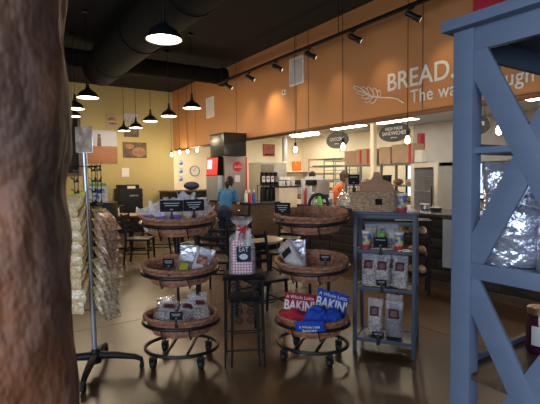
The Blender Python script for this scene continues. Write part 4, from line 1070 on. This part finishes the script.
# top left: cellophane cookie bags
k0 = (0, 0); g = 'cellophane cookie bags in the top basket'
cb_ = [(-.22, -.02, -14, .20, 'first cookie bag at the rack end, fanned cellophane top'), (-.17, .08, -6, .235, 'tall cellophane cookie bag behind the first one'), (-.12, -.08, -4, .20, 'cookie bag with purple label at the basket front'), (-.09, .10, 4, .25, 'tall cookie bag second row with crumpled top'),
       (-.03, -.02, 2, .22, 'cookie bag beside the purple labelled one'), (.01, .11, 6, .30, 'tallest cellophane cookie bag at the back'), (.07, -.01, 4, .2, 'cookie bag just behind the left chalk sign'),
       (.12, .10, 8, .25, 'cookie bag at the back near the woman'), (.18, .0, 10, .21, 'last cookie bag at the far end of the basket')]
for i, (x, y, r_, h, lb) in enumerate(cb_):
    cookiebag(lb, h*.92, i, i in (0, 2, 4), inb(k0, x, y, -.07), (Matrix.Rotation(LS[2]+R(random.uniform(-20, 20)), 3, 'Z') @ Matrix.Rotation(R(r_), 3, 'Y')).to_euler(), g)
s1 = chalksign('wide black chalk sign on the top basket, the one further from the woman', inb(k0, .0, -.215, .075), LS[2]+R(4), .175, .088, 2, stem=.04)
s2 = chalksign('wide black chalk sign on the top basket, the one nearer the woman', inb(k0, .165, -.185, .075), LS[2]+R(22), .16, .088, 3, stem=.04)
# middle left
k0 = (0, 1)
inbp(k0, 'snack_pouch', 'dark nut pouch with a yellow framed label', 'pouch', .13, .19, .06, M['darkmix'], M['yellowlabel'], .03, -.04, -.07, R(-12), R(6), R(-8), fill=.75, lab=(.02, .52, .55, .36), seed=11)
inbp(k0, 'snack_pouch', 'white pouch with an orange brown label leaning outward', 'pouch', .13, .25, .065, M['flour'], M['orangelabel'], .13, -.03, -.07, R(-10), R(20), R(10), film=M['film'], fill=.8, lab=(0, .62, .6, .3), seed=12)
inbp(k0, 'snack_pouch', 'silver foil pouch standing at the back of the middle basket', 'pouch', .16, .24, .05, M['granola'], None, .05, .07, -.07, R(-6), R(2), R(0), film=M['foil'], fill=.3, seed=13)
inbp(k0, 'snack_pouch', 'second silver foil pouch at the back by the basket side', 'pouch', .13, .22, .05, M['granola'], None, .17, .06, -.07, R(-6), R(14), R(10), film=M['foil'], fill=.3, seed=14)
yl_ = M['chalk']
chalksign('small black chalk sign clipped to the middle left basket', inb(k0, -.03, -.235, .045), LS[2]-R(2), .09, .07, 2, stem=.04)
# bottom left: pouches lying
k0 = (0, 2); g = 'oat pouches heaped in the bottom basket'
pl = [(-.20, -.04, .0, -58, -12, -30, M['granola'], 'oat pouch at the rack end of the heap'), (-.10, -.10, .005, -52, 6, 8, M['granola'], 'oat pouch just beside the small black sign'), (-.14, .05, .02, -60, -10, 10, M['foil'], 'silver pouch lying behind the oat pouches'),
      (.03, -.10, .0, -48, 10, -4, M['granola'], 'oat pouch behind the small black sign'), (.10, -.05, .015, -42, 14, 12, M['flour'], 'upright oat pouch with silver top in the heap'), (.19, -.06, .02, -50, 8, 30, M['granola'], 'oat pouch with maroon label at the outer end'), (.07, .10, .03, -55, 0, -8, M['flour'], 'pale pouch lying at the back of the heap')]
for i, (x, y, z, ln, rl, rz_, mm, lb) in enumerate(pl):
    fm = M['foil'] if mm == M['foil'] else M['film']
    inbp(k0, 'oat_pouch', lb, 'pouch', .155, .235, .06, M['granola'] if mm == M['foil'] else mm, M['maroon'] if i in (0, 1, 5, 3) else None, x, y, z-.015, R(ln), R(rl), R(rz_), film=fm, fill=.7, lab=(0, .68, .55, .22), group=g, seed=20+i)
chalksign('small black chalk sign on the heap of oat pouches', inb(k0, .02, -.245, .045), LS[2], .10, .062, 2, stem=.035)
# top right: only a sign
k0 = (1, 0)
chalksign('grey blue chalk sign clipped to the empty top basket', inb(k0, -.185, -.185, .035), RS[2]+R(-4), .135, .085, 3, stem=.045)
# middle right: leaning white pouch
k0 = (1, 1)
inbp(k0, 'snack_pouch', 'white pouch with a black label leaning over the basket rim', 'pouch', .155, .30, .08, M['flour'], M['chalk'], -.075, -.09, -.03, R(-20), R(-44), R(-6), fill=.72, lab=(0, .64, .62, .2), seed=31)
inbp(k0, 'snack_pouch', 'silver pouch standing behind the leaning white pouch', 'pouch', .14, .25, .05, M['flour'], None, -.13, .08, -.07, R(-6), R(-4), R(0), film=M['foil'], fill=.4, seed=32)
chalksign('small black chalk sign clipped inside the middle right basket', inb(k0, .16, -.19, .04), RS[2]+R(6), .085, .05, 2, stem=.06)

# ------------------------------------------------------------------ folded shirts
def shirt(label, m, key, x, y, z, lean, roll, rz, w, h, text, seed, collar=False):
    o = thing('folded_shirt', label, 'shirt', inb(key, x, y, z), 0, 'printed shirts in the basket')
    base = Matrix.Rotation(RS[2], 3, 'Z'); o.rotation_euler = (base @ Matrix.Rotation(rz, 3, 'Z') @ Matrix.Rotation(roll, 3, 'Y') @ Matrix.Rotation(lean, 3, 'X')).to_euler()
    bm = bmesh.new(); nu, nv = 26, 22; F = []; B = []
    for j in range(nv+1):
        fr_, br_ = [], []
        for i in range(nu+1):
            u = i/nu-.5; v = j/nv
            edge = min(1, min(.5-abs(u), .5-abs(v-.5))*9); th = .004+.018*edge**.5
            n = noise.noise(Vector((u*5+seed, v*5, seed)))*.010*edge
            ex = noise.noise(Vector((v*6, seed, 0)))*.01; ez = noise.noise(Vector((u*6, seed, 3)))*.012
            fr_.append(bm.verts.new((u*w+ex, -th+n*.5, v*h+ez))); br_.append(bm.verts.new((u*w+ex, th+n, v*h+ez)))
        F.append(fr_); B.append(br_)
    for j in range(nv):
        for i in range(nu):
            bm.faces.new((F[j][i], F[j][i+1], F[j+1][i+1], F[j+1][i])); bm.faces.new((B[j][i], B[j+1][i], B[j+1][i+1], B[j][i+1]))
    rim = [(F[0][i], B[0][i], F[0][i+1], B[0][i+1]) for i in range(nu)]+[(F[nv][i+1], B[nv][i+1], F[nv][i], B[nv][i]) for i in range(nu)]
    rim += [(F[j+1][0], B[j+1][0], F[j][0], B[j][0]) for j in range(nv)]+[(F[j][nu], B[j][nu], F[j+1][nu], B[j+1][nu]) for j in range(nv)]
    for a, b, c, d in rim: bm.faces.new((a, b, d, c))
    s = MB(); s.bm.free(); s.bm = bm; s.build('folded_cloth', m, o)
    for (tx, fw, fx, fz, fh, kk) in text:
        to = text_obj('shirt_print', tx, M['shirttext'], o, w*fw, h*fh, (w*fx-w*fw/2, -.030, h*fz), (1, 0, 0), ZD, .004, font_w=kk)
    return o
def crumple(label, m, key, loc, sc, rz, seed):
    mb = MB(); bmesh.ops.create_icosphere(mb.bm, subdivisions=4, radius=1)
    for v_ in mb.bm.verts:
        n = noise.noise(v_.co*1.6+Vector((seed, 0, 0)))*.30+noise.noise(v_.co*3.6+Vector((seed, 2, 0)))*.2
        v_.co = v_.co*(1+n); v_.co = Vector((v_.co.x*sc[0], v_.co.y*sc[1], v_.co.z*sc[2]))
    o = mb.build('crumpled_shirt', m); o.location = inb(key, *loc); o.rotation_euler = (0, 0, RS[2]+rz)
    return tag(o, label, 'shirt', 'printed shirts in the basket')
k0 = (1, 2)
big = [('A Whole Lotta', .88, 0, .80, .11, .004), ("BAKIN'", .94, 0, .42, .34, .03)]
shirt('red shirt standing folded with white a whole lotta bakin print', M['redshirt'], k0, -.11, -.04, -.03, R(-22), R(2), R(4), .27, .25, big, 3)
shirt('blue shirt standing folded with white a whole lotta bakin print', M['blueshirt'], k0, .125, .03, -.02, R(-20), R(12), R(8), .27, .26, big, 8)
crumple('red shirt bundle lying in front of the red printed shirt', M['redshirt'], k0, (-.12, -.125, .045), (.125, .065, .065), 0, 1.0)
crumple('blue shirt bundle heaped before the blue printed shirt', M['blueshirt'], k0, (.075, -.10, .06), (.105, .075, .085), R(20), 4.0)
crumple('blue shirt bundle tucked at the outer end of the basket', M['blueshirt'], k0, (.19, -.05, .05), (.08, .08, .075), R(-20), 6.0)
shirt('blue shirt hem folded over the front rim with white print', M['blueshirt'], k0, .055, -.245, .0, R(16), R(-5), R(6), .23, .085, [('A Whole Lotta', .72, 0, .52, .26, .012), ("BAKIN'", .5, 0, .12, .26, .012)], 5)

# ================================================================== NESTING TABLES AND GIFT BAG
tx, ty = 1.765, 3.04
TR = R(-30)
def nest(lb, W, D, H, name_loc, scroll):
    o = thing('side_table', lb, 'table', name_loc, TR, 'black nesting tables')
    MB().box((0, 0, H-.012), (W, D, .024), bev=.004).build('tabletop', M['dullblack'], o)
    for sx in (-1, 1):
        for sy in (-1, 1): MB().tube([(sx*(W/2-.015), sy*(D/2-.015), H-.02), (sx*(W/2-.008), sy*(D/2-.01), .002)], .0075, 8).build('leg', M['black'], o)
    m = MB(); z = .20
    m.tube([(-W/2+.01, D/2-.012, z), (W/2-.01, D/2-.012, z)], .006, 6)
    for s in (-1, 1): m.tube([(s*(W/2-.01), -D/2+.012, z), (s*(W/2-.01), D/2-.012, z)], .006, 6)
    m.tube([(-W/2+.01, -D/2+.012, z-.06), (W/2-.01, -D/2+.012, z-.06)], .006, 6)
    m.build('stretcher', M['black'], o)
    if scroll:
        for y in (-D/2+.014, D/2-.014):
            m = MB()
            for s in (-1, 1):
                for (cx_, cz_, r_, tr_) in ((.06, H-.09, .045, 1.6), (.045, H-.17, .035, -1.4), (.09, H-.14, .025, 1.3)):
                    m.tube([(s*(cx_+r_*(1-k/30)*math.cos(k*.33*tr_)), y, cz_+r_*(1-k/30)*math.sin(k*.33*tr_)) for k in range(26)], .0038, 5)
            m.build('scrollwork', M['black'], o)
    return o
nest('taller black scrollwork side table under the gift bag', .325, .30, .725, (tx, ty, 0), True)
nest('smaller black side table nested under the taller one', .235, .235, .55, (tx-.005, ty-.02, 0), True)
gb = thing('gift_bag', 'clear cellophane gift bag of red gingham tied with red ribbon', 'gift bag', (tx-.005, ty+.01, .7255), TR)
MB().box((0, 0, .085), (.165, .10, .165), bev=.012).build('gingham_box', M['gingham'], gb)
MB().box((-.03, -.012, .20), (.11, .06, .14), bev=.02).build('gingham_packet', M['gingham'], gb)
MB().box((.012, -.062, .165), (.115, .012, .125), bev=.004).build('dark_tag', M['navy'], gb)
text_obj('tag_lettering', 'EAT', M['ink'], gb, .075, .038, (-.025, -.071, .185), (1, 0, 0), ZD, .002)
MB().ball((.012, -.068, .145), .03, (1.1, .12, .8), 12).build('tag_drawing', M['ink'], gb)
MB().tube([(.045, .01, .15), (.055, .0, .36)], [.028, .022], 10).build('rolled_paper', M['paper'], gb)
MB().tube([(-.03, .0, .24), (-.02, .0, .37)], [.024, .028], 10).build('rolled_paper', M['paper'], gb)
bm = bmesh.new(); rings = []; nu = 44
for j in range(34):
    v_ = j/33; z = .44*v_
    if v_ < .68: a, b = .105-.02*max(0, v_-.4), .066
    else:
        tt = (v_-.68)/.32; pin = max(.20, 1-1.8*math.sin(min(1, tt*2.1)*PI/2)*.45) if tt < .5 else .22+(tt-.5)*1.3
        a, b = .10*pin, .062*pin
    ring = []
    for i in range(nu):
        t_a = 2*PI*i/nu; wr = noise.noise(Vector((math.cos(t_a)*4, math.sin(t_a)*4, v_*9)))*.010+(.012*math.sin(t_a*9) if v_ > .7 else 0)*(v_-.6)*2
        ca, sa = math.cos(t_a), math.sin(t_a)
        ring.append(bm.verts.new(((a+wr)*math.copysign(abs(ca)**.7, ca), (b+wr)*math.copysign(abs(sa)**.7, sa), z+(wr*2 if j == 33 else 0))))
    rings.append(ring)
for A, B in zip(rings, rings[1:]):
    for i in range(nu): bm.faces.new((A[i], A[(i+1) % nu], B[(i+1) % nu], B[i]))
bm.faces.new(rings[0][::-1]); s = MB(); s.bm.free(); s.bm = bm; s.build('cellophane', M['cello2'], gb)
rb = MB(); zc = .365
rb.tube([(.036*math.cos(a), .03*math.sin(a), zc+.012*math.cos(a)) for a in [k*PI/10 for k in range(20)]], .007, 6, closed=True)
for s in (-1, 1): rb.tube([(s*x, -.045-.01*x*10, zc+z) for x, z in ((.0, -.005), (.03, .03), (.05, .02), (.04, -.01), (.01, -.012), (.0, -.01), (.02, -.04), (.03, -.09))], .006, 6)
rb.build('ribbon', M['red'], gb)

# ================================================================== BLUE LADDER SHELF (small)
SL = Vector((2.638, 2.666, 0)); SR_ = Vector((2.887, 2.277, 0)); ang = math.atan2(SR_.y-SL.y, SR_.x-SL.x); Ws = (SR_-SL).length+.02; Hs_ = 1.178
sh = thing('ladder_shelf', 'small slate blue ladder shelf beside the shirt basket stand', 'shelf', (SL.x, SL.y, 0), ang)
dz = .03
for x in (.0, Ws-.0):
    MB().bar((x, 0, .0), (x, .05, Hs_), .03, .03, (0, 1, 0), .003).build('front_leg', M['blue_small'], sh)
    MB().bar((x+(.0), .33, .0), (x, .22, Hs_-.01), .028, .03, (0, 1, 0), .003).build('rear_leg', M['blue_small'], sh)
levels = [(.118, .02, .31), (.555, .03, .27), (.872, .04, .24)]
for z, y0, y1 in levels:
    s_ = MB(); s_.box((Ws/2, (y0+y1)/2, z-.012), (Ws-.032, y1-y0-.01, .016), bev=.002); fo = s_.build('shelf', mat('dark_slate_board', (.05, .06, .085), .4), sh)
    m = MB(); m.box((Ws/2, y0-.004, z-.010), (Ws-.03, .018, .030), bev=.003); m.box((Ws/2, y1, z-.010), (Ws-.03, .018, .030), bev=.003)
    for x in (.006, Ws-.006): m.box((x, (y0+y1)/2, z-.010), (.018, y1-y0, .028), bev=.003)
    m.build('shelf_frame', M['blue_small'], sh)
MB().box((Ws/2, .13, Hs_+.008), (Ws+.05, .24, .024), bev=.004).build('top_board', M['blue_small'], sh)
m = MB(); m.box((Ws/2, .24, Hs_-.10), (Ws-.03, .016, .03), bev=.003); m.box((Ws/2, .045, Hs_-.02), (Ws-.03, .018, .035), bev=.003); m.build('rail', M['blue_small'], sh)
def onshelf(x, y, z): return SL + Matrix.Rotation(ang, 3, 'Z') @ Vector((x, y, z))
ZT = Hs_+.0215
# pouches on the shelves
def spouch(lb, x, y, z, w, h, i, lean=-2, roll=0, m='granola', lm='maroon'):
    return pouch('oat_pouch', lb, 'pouch', w, h, .075, M[m], M[lm], onshelf(x, y, z), ang+R(random.uniform(-6, 6)), fill=.74, lab=(.0, .66, .55, .26), lean=R(lean), group='oat pouches on the ladder shelf', seed=40+i)
spouch('oat pouch nearest the shirt basket on the middle shelf', .10, .11, .565, .125, .27, 0)
spouch('middle oat pouch on the middle shelf', .215, .10, .565, .135, .265, 1)
spouch('oat pouch at the counter side of the middle shelf', .365, .10, .565, .13, .265, 2)
spouch('foggy oat pouch behind the middle pouch', .275, .20, .565, .12, .27, 3)
spouch('oat pouch with maroon label on the bottom shelf', .15, .13, .128, .135, .31, 4)
spouch('darker nut pouch beside the oat pouch on the bottom shelf', .31, .13, .128, .15, .30, 5, m='darkmix')
spouch('pouch standing at the back of the bottom shelf', .30, .22, .128, .14, .33, 6)
chalksign('black chalk sign clipped to the top shelf between two cans', onshelf(.215, .014, .88), ang, .115, .085, 1, stem=.025, words=None)
chalksign('small chalk sign clipped to the middle shelf edge', onshelf(.225, .0, .555), ang, .085, .05, 2, stem=.03)
chalksign('small chalk sign clipped to the bottom shelf edge', onshelf(.2, -.012, .125), ang, .10, .05, 2, stem=.02)
M['can'] = mat('blue_and_yellow_can_print', (.08, .16, .50), .35, c2=(.70, .55, .12), scale=26, lo=.45, hi=.52)
def can(lb, p, h=.15, r=.037):
    o = thing('printed_can', lb, 'can', p, ang, 'printed cans on the ladder shelf')
    MB().lathe([(r, .03), (r, h-.02)], (0, 0, 0), 20, cap=False).build('printed_wrap', M['can'], o)
    MB().lathe([(r*.96, 0), (r, .004), (r*1.005, .034), (r*.9, .034)], (0, 0, 0), 20).build('red_band', M['red'], o)
    MB().lathe([(r*.9, h-.022), (r*1.02, h-.022), (r*1.02, h-.004), (r*.95, h), (r*.5, h)], (0, 0, 0), 20).build('lid', M['white'], o)
can('printed can at the shirt basket side of the upper shelf', onshelf(.085, .08, .883))
can('printed can at the counter side of the upper shelf', onshelf(.355, .08, .883))
can('printed can standing on the top of the ladder shelf', onshelf(.375, .08, ZT), .155, .040)
for i, (x, lb) in enumerate(((.10, 'flat oat bar packet behind the can on the upper shelf'), (.20, 'green and tan packet leaning behind the chalk sign'), (.29, 'tan packet beside the green one behind the chalk sign'))):
    pouch('snack_packet', lb, 'packet', .10, .20, .04, M['granola'] if i != 1 else M['nuts'], M['green'] if i == 1 else M['paper'], onshelf(x, .17, .883), ang, fill=.8, lean=R(-8), seed=60+i)
# seagrass basket with bread board
cb2 = thing('seagrass_basket', 'pale square seagrass basket with black tag on the ladder shelf', 'basket', onshelf(.14, .12, ZT+.001), ang)
wv = MB(); 
def sq(a, f=.5): return math.copysign(abs(math.cos(a))**f, math.cos(a)), math.copysign(abs(math.sin(a))**f, math.sin(a))
for k in range(11):
    z = .006+k*.0155; s = .86+.14*k/10; pts = []
    for j in range(96):
        a = 2*PI*j/96; c, d_ = sq(a); wob = 1+.02*math.cos(24*a+PI*k); pts.append((.20*s*c*wob, .108*s*d_*wob, z))
    wv.tube(pts, .0078, 5, closed=True)
wv.build('woven_side', M['wickerpale'], cb2)
MB().box((0, 0, .006), (.32, .17, .01)).build('base', M['wickerpale'], cb2)
MB().box((.06, -.113, .085), (.055, .006, .05)).build('dark_tag', M['chalk'], cb2)
bb = thing('bread_board', 'brown wooden bread board with short handle standing in the seagrass basket', 'board', onshelf(.165, .115, ZT+.015), ang); bb.scale = (1, 1, .86)
out = [(-.135, .0), (.135, 0), (.15, .10), (.145, .20), (.12, .265), (.045, .30), (.03, .33), (.028, .355), (.015, .37), (-.015, .37), (-.028, .355), (-.03, .33), (-.045, .30), (-.12, .265), (-.145, .20), (-.15, .10)]
bbm = MB(); bbm.poly([(x, -.008, z) for x, z in out], (0, .018, 0)); bbm.build('board', M['board'], bb)
ps_ = chalksign('black chalk sign on a stem clipped to the seagrass basket', onshelf(-.005, .00, ZT+.17), ang-R(8), .098, .085, 1, stem=.06)

# ================================================================== SNACK RACK
rkp = at(96, 371, z=.0)
rck = thing('snack_rack', 'black floor rack with grey pole and hanging clip strips', 'display rack', (rkp.x, rkp.y, 0), -YAW)
LX = -.030   # the pole leans slightly
def pz_(z): return Vector((LX*z/1.7, 0, z))
MB().tube([pz_(.08), pz_(1.74)], .019, 12).build('pole', M['polegrey'], rck)
MB().lathe([(.045, .07), (.045, .14), (.025, .18), (.02, .18)], (0, 0, 0), 18).build('hub', M['blackplastic'], rck)
for a_ in (8, 98, 188, 278):
    dx, dy = math.cos(R(a_)), math.sin(R(a_))
    lg = MB().tube([(dx*.03, dy*.03, .125), (dx*.15, dy*.15, .12), (dx*.30, dy*.30, .095), (dx*.345, dy*.345, .075), (dx*.35, dy*.35, .05)], [.032, .028, .022, .019, .015], 10).build('leg', M['blackplastic'], rck)
    cw = MB().lathe([(.008, -.012), (.024, -.012), (.026, -.008), (.026, .008), (.024, .012), (.008, .012)], (dx*.35, dy*.35, .026), 16, rot=Matrix.Rotation(PI/2, 3, 'Y')).build('caster', M['blackplastic'], lg)
sg = MB().box((LX+.008, -.022, 1.80), (.122, .010, .19), bev=.003).build('sign_card', mat('sepia_picture_card', (.55, .42, .32), .6, c2=(.20, .12, .08), scale=14), rck)
MB().box((LX+.008, -.013, 1.80), (.130, .008, .198), bev=.003).build('card_frame', M['chrome'], sg)
arm_z = 1.60
m = MB(); m.tube([(-.10, -.03, arm_z), (-.03, 0, arm_z), (.10, -.02, arm_z)], .006, 6); m.tube([(-.03, -.02, arm_z), (-.02, .14, arm_z)], .006, 6); m.build('cross_arm', M['black'], rck)
strips = [(-.085, -.03), (.085, -.02), (-.02, .14)]
for (x, y) in strips:
    m = MB()
    for dx in (-.014, .014): m.tube([(x+dx, y, arm_z+.02), (x+dx, y, .48)], .003, 5)
    for k in range(13):
        z = arm_z-.03-k*.085; m.box((x, y, z), (.04, .008, .014)); m.bar((x, y-.002, z), (x+.028, y-.03, z+.03), .008, .006); m.bar((x, y-.002, z), (x-.028, y-.03, z+.03), .008, .006)
    m.build('clip_strip', M['black'], rck)
sup = MB(); sup.tube([(-.09, -.03, .49), (0, 0, .49), (.09, -.02, .49)], .005, 6); sup.tube([(0, 0, .49), (-.02, .14, .49)], .005, 6); sup.build('cross_arm', M['black'], rck)
# hanging snack bags, fanned one below the other
def hangbag(seed, mat_c):
    o = thing('snack_bag', '', 'bag')
    w, h, d = .15, .19, .055; bm = bmesh.new(); rings = []
    for j in range(11):
        v = j/10; th = d/2*math.sin(min(1, v*1.15+.08)*PI)**.6 if v < .9 else .003; th = max(th, .002)
        ring = []
        for i in range(16):
            a = 2*PI*i/16; ca, sa = math.cos(a), math.sin(a); n = noise.noise(Vector((ca*3+seed, sa*3, v*5)))*.012
            ring.append(bm.verts.new((w/2*math.copysign(abs(ca)**.6, ca)+n, th*math.copysign(abs(sa)**.9, sa)+n*.7, -v*h)))
        rings.append(ring)
    for A, B in zip(rings, rings[1:]):
        for i in range(16): bm.faces.new((A[i], A[(i+1) % 16], B[(i+1) % 16], B[i]))
    bm.faces.new(rings[0][::-1]); bm.faces.new(rings[-1]); s = MB(); s.bm.free(); s.bm = bm; s.build('filled_bag', mat_c, o)
    MB().box((0, 0, .012), (w*.9, .004, .05), bev=.001).build('header_card', M['yellowlabel'] if mat_c == M['pasta_bag'] else M['straw'], o)
    return o
M['pasta_bag'] = mat('clear_bag_of_golden_snacks', (0.88, 0.70, 0.42), 0.25, c2=(0.58, 0.38, 0.16), scale=45, bump=.5, bscale=22, spec=.8)
M['nut_bag'] = mat('clear_bag_of_brown_nuts', (0.62, 0.40, 0.26), 0.22, c2=(0.20, 0.10, 0.06), scale=42, bump=.5, bscale=22, spec=.9)
M['pale_bag'] = mat('clear_bag_of_pale_nuts', (0.80, 0.66, 0.44), 0.25, c2=(0.34, 0.23, 0.13), scale=42, bump=.5, bscale=22, spec=.8)
prot = {}
ordn = ['topmost', 'second from top', 'third from top', 'fourth from top', 'fifth from top', 'sixth from top', 'seventh from top', 'eighth from top', 'ninth from top', 'tenth from top', 'lowest']
def column(cx, cy, z_top, n, step, key, what, heading, tilt):
    for k in range(n):
        if key not in prot: o = prot[key] = hangbag(len(prot)*3.3, M[key])
        else: o = dup(prot[key])
        p = Matrix.Rotation(-YAW, 3, 'Z') @ Vector((cx, cy, 0)); z = z_top-k*step
        o.location = (rkp.x+p.x, rkp.y+p.y, z)
        o.rotation_euler = (Matrix.Rotation(-YAW+R(heading+random.uniform(-8, 8)), 3, 'Z') @ Matrix.Rotation(R(-tilt+random.uniform(-4, 4)), 3, 'X')).to_euler()
        o['label'] = '%s %s' % (what, ordn[k] if k < n-1 else 'lowest'); o['group'] = 'snack bags hanging on the rack'; o['label'] += ' on its strip'
column(-.085, -.035, 1.38, 9, .090, 'pasta_bag', 'golden snack bag nearest the timber post,', -6, 34)
column(-.02, .155, 1.25, 6, .10, 'pale_bag', 'pale nut bag on the far side of the pole,', 165, 30)
column(.090, -.02, 1.25, 5, .072, 'nut_bag', 'brown nut bag on the upper aisle side,', 66, 46)
column(.080, -.02, .87, 5, .072, 'pale_bag', 'pale nut bag on the lower aisle side,', 58, 46)

# ================================================================== BLUE SHELF UNIT (right foreground)
UX, UY = 1.148, .775   # outer corner at the far end (world), unit runs along +X and towards -Y
TSH = 1.88
qa = at(452, 180, t=1.235); UX, UY = qa.x, qa.y
DY, LXu = .40, .95
un = thing('display_shelf', 'tall blue painted shelf unit with crossed end braces', 'shelf', (UX, UY, 0))
PW, PT = .058, .046
zc = at(455, 25, t=1.235).z; rail_t = at(470, 263.5, X=UX).z
for x in (0, LXu-PT):
    for y in (0, -(DY-PW)): MB().box((x+PT/2, y-PW/2, (zc-.03)/2), (PT, PW, zc-.03), bev=.002).build('post', M['blue_wood'], un)
MB().box((LXu/2-.0, -DY/2, zc-.014), (LXu+.05, DY+.05, .030), bev=.004).build('top_board', M['blue_wood'], un)
m = MB()
for x in (.008, LXu-.025): m.box((x+.009, -DY/2, zc-.06), (.018, DY-2*PW, .062), bev=.002)
for y in (-.012, -DY+.012): m.box((LXu/2, y, zc-.06), (LXu-2*PT, .018, .062), bev=.002)
m.build('apron', M['blue_wood'], un)
step_ = (zc-.09-(rail_t-.02))/2
zs = [rail_t+step_+.035, rail_t, rail_t-step_, rail_t-2*step_, .14]
for k, z in enumerate(zs):
    MB().box((LXu/2, -DY/2, z-.024), (LXu-.02-(0 if k % 2 == 0 else 0), DY-.03, .016)).build('shelf_board', M['shelfboard'] if k > 1 else M['blue_wood'], un)
    m = MB()
    if k == 1 or k == 3: 
        for x in (.004, LXu-.024): m.box((x+.010, -DY/2, z-.020), (.020, DY-2*PW+.004, .044), bev=.002)
    for y in (-.010, -DY+.010): m.box((LXu/2, y, z-.016), (LXu-2*PT+.004, .016, .030), bev=.002)
    m.build('shelf_rail', M['blue_wood'], un)
def brace(x, z0, z1):
    y0, y1 = -PW+.022, -DY+PW-.022
    A, B = Vector((x, y0, z1)), Vector((x, y1, z0)); MB().bar(A, B, .012, .066, (0, 1, 0), .002).build('brace', M['blue_wood'], un)
    A, B = Vector((x, y1, z1)), Vector((x, y0, z0)); Mx = A.lerp(B, .5); A.x += .0006; B.x += .0006
    MB().bar(A, B, .012, .066, (0, 1, 0), .002).build('brace', M['blue_wood'], un)
for x in (.015, LXu-.015):
    brace(x, rail_t-.03, zc-.055); brace(x, zs[3]-.03, rail_t-.035)
# foil pouch and jam jar on the unit
def onunit(x, y, z): return Vector((UX+x, UY+y, z))
f1 = pouch('foil_pouch', 'shiny silver foil pouch behind the upper brace', 'pouch', .15, .29, .09, M['foil'], None, onunit(.13, -.10, rail_t-.012), R(-60), film=M['foil'], fill=.5, seed=71)
f2 = pouch('foil_pouch', 'silver foil pouch beside the brace crossing on the same shelf', 'pouch', .15, .26, .09, M['foil'], None, onunit(.13, -.25, rail_t-.012), R(-70), film=M['foil'], fill=.5, seed=73)
qj = at(541, 300, t=1.36)
jj = thing('jam_jar', 'dark berry jam jar with a copper lid and white label', 'jar', (qj.x, qj.y, zs[2]-.0155))
jh = at(534, 304, t=1.36).z; 
MB().lathe([(.034, 0), (.040, .006), (.040, .105), (.034, .118), (.033, .124)], (0, 0, 0), 24).build('jar_body', M['jam'], jj)
MB().lathe([(.036, .122), (.038, .124), (.038, .140), (.035, .143), (.01, .143)], (0, 0, 0), 24).build('lid', M['lid'], jj)
m = MB(); n_s = 10; bm = m.bm; gg = []
for j in range(2): gg.append([bm.verts.new((.0412*math.cos(R(-190+i*14)), .0412*math.sin(R(-190+i*14)), .03+.06*j)) for i in range(n_s)])
for i in range(n_s-1): bm.faces.new((gg[0][i], gg[0][i+1], gg[1][i+1], gg[1][i]))
m.build('label', M['paper'], jj)

# ================================================================== ROUGH TIMBER POST (left foreground)
T = .50; edge = at(73, 202, t=T); ctr_ = edge - Rv*.105
tp = MB(); bm = tp.bm; rings = []; nu, nv = 64, 420
for j in range(nv+1):
    z = HC*j/nv; ring = []
    def sm(e0, e1, x): x = max(0, min(1, (x-e0)/(e1-e0))); return x*x*(3-2*x)
    bul = -.010+.003*sm(1.50, 1.60, z)-.010*math.exp(-((z-1.485)/.035)**2)+.004*noise.noise(Vector((0, 5, z*6)))
    for i in range(nu):
        a = 2*PI*i/nu; ca, sa = math.cos(a), math.sin(a)
        r = .100*(abs(ca)**3.4+abs(sa)**3.4)**(-1/3.4)
        n = noise.noise(Vector((ca*1.6, sa*1.6, z*6)))*.009+noise.noise(Vector((ca*5, sa*5, z*16)))*.005+noise.noise(Vector((ca*12, sa*12, z*30)))*.002
        ring.append(bm.verts.new(((r+n+bul)*ca, (r+n+bul)*sa, z)))
    rings.append(ring)
for A, B in zip(rings, rings[1:]):
    for i in range(nu): bm.faces.new((A[i], A[(i+1) % nu], B[(i+1) % nu], B[i]))
bm.faces.new(rings[0][::-1]); bm.faces.new(rings[-1])
o = tp.build('timber_post', M['timber'], loc=(ctr_.x, ctr_.y, 0), rotz=-YAW+R(20))
tag(o, 'rough hewn brown timber post filling the near side of the view', 'post')
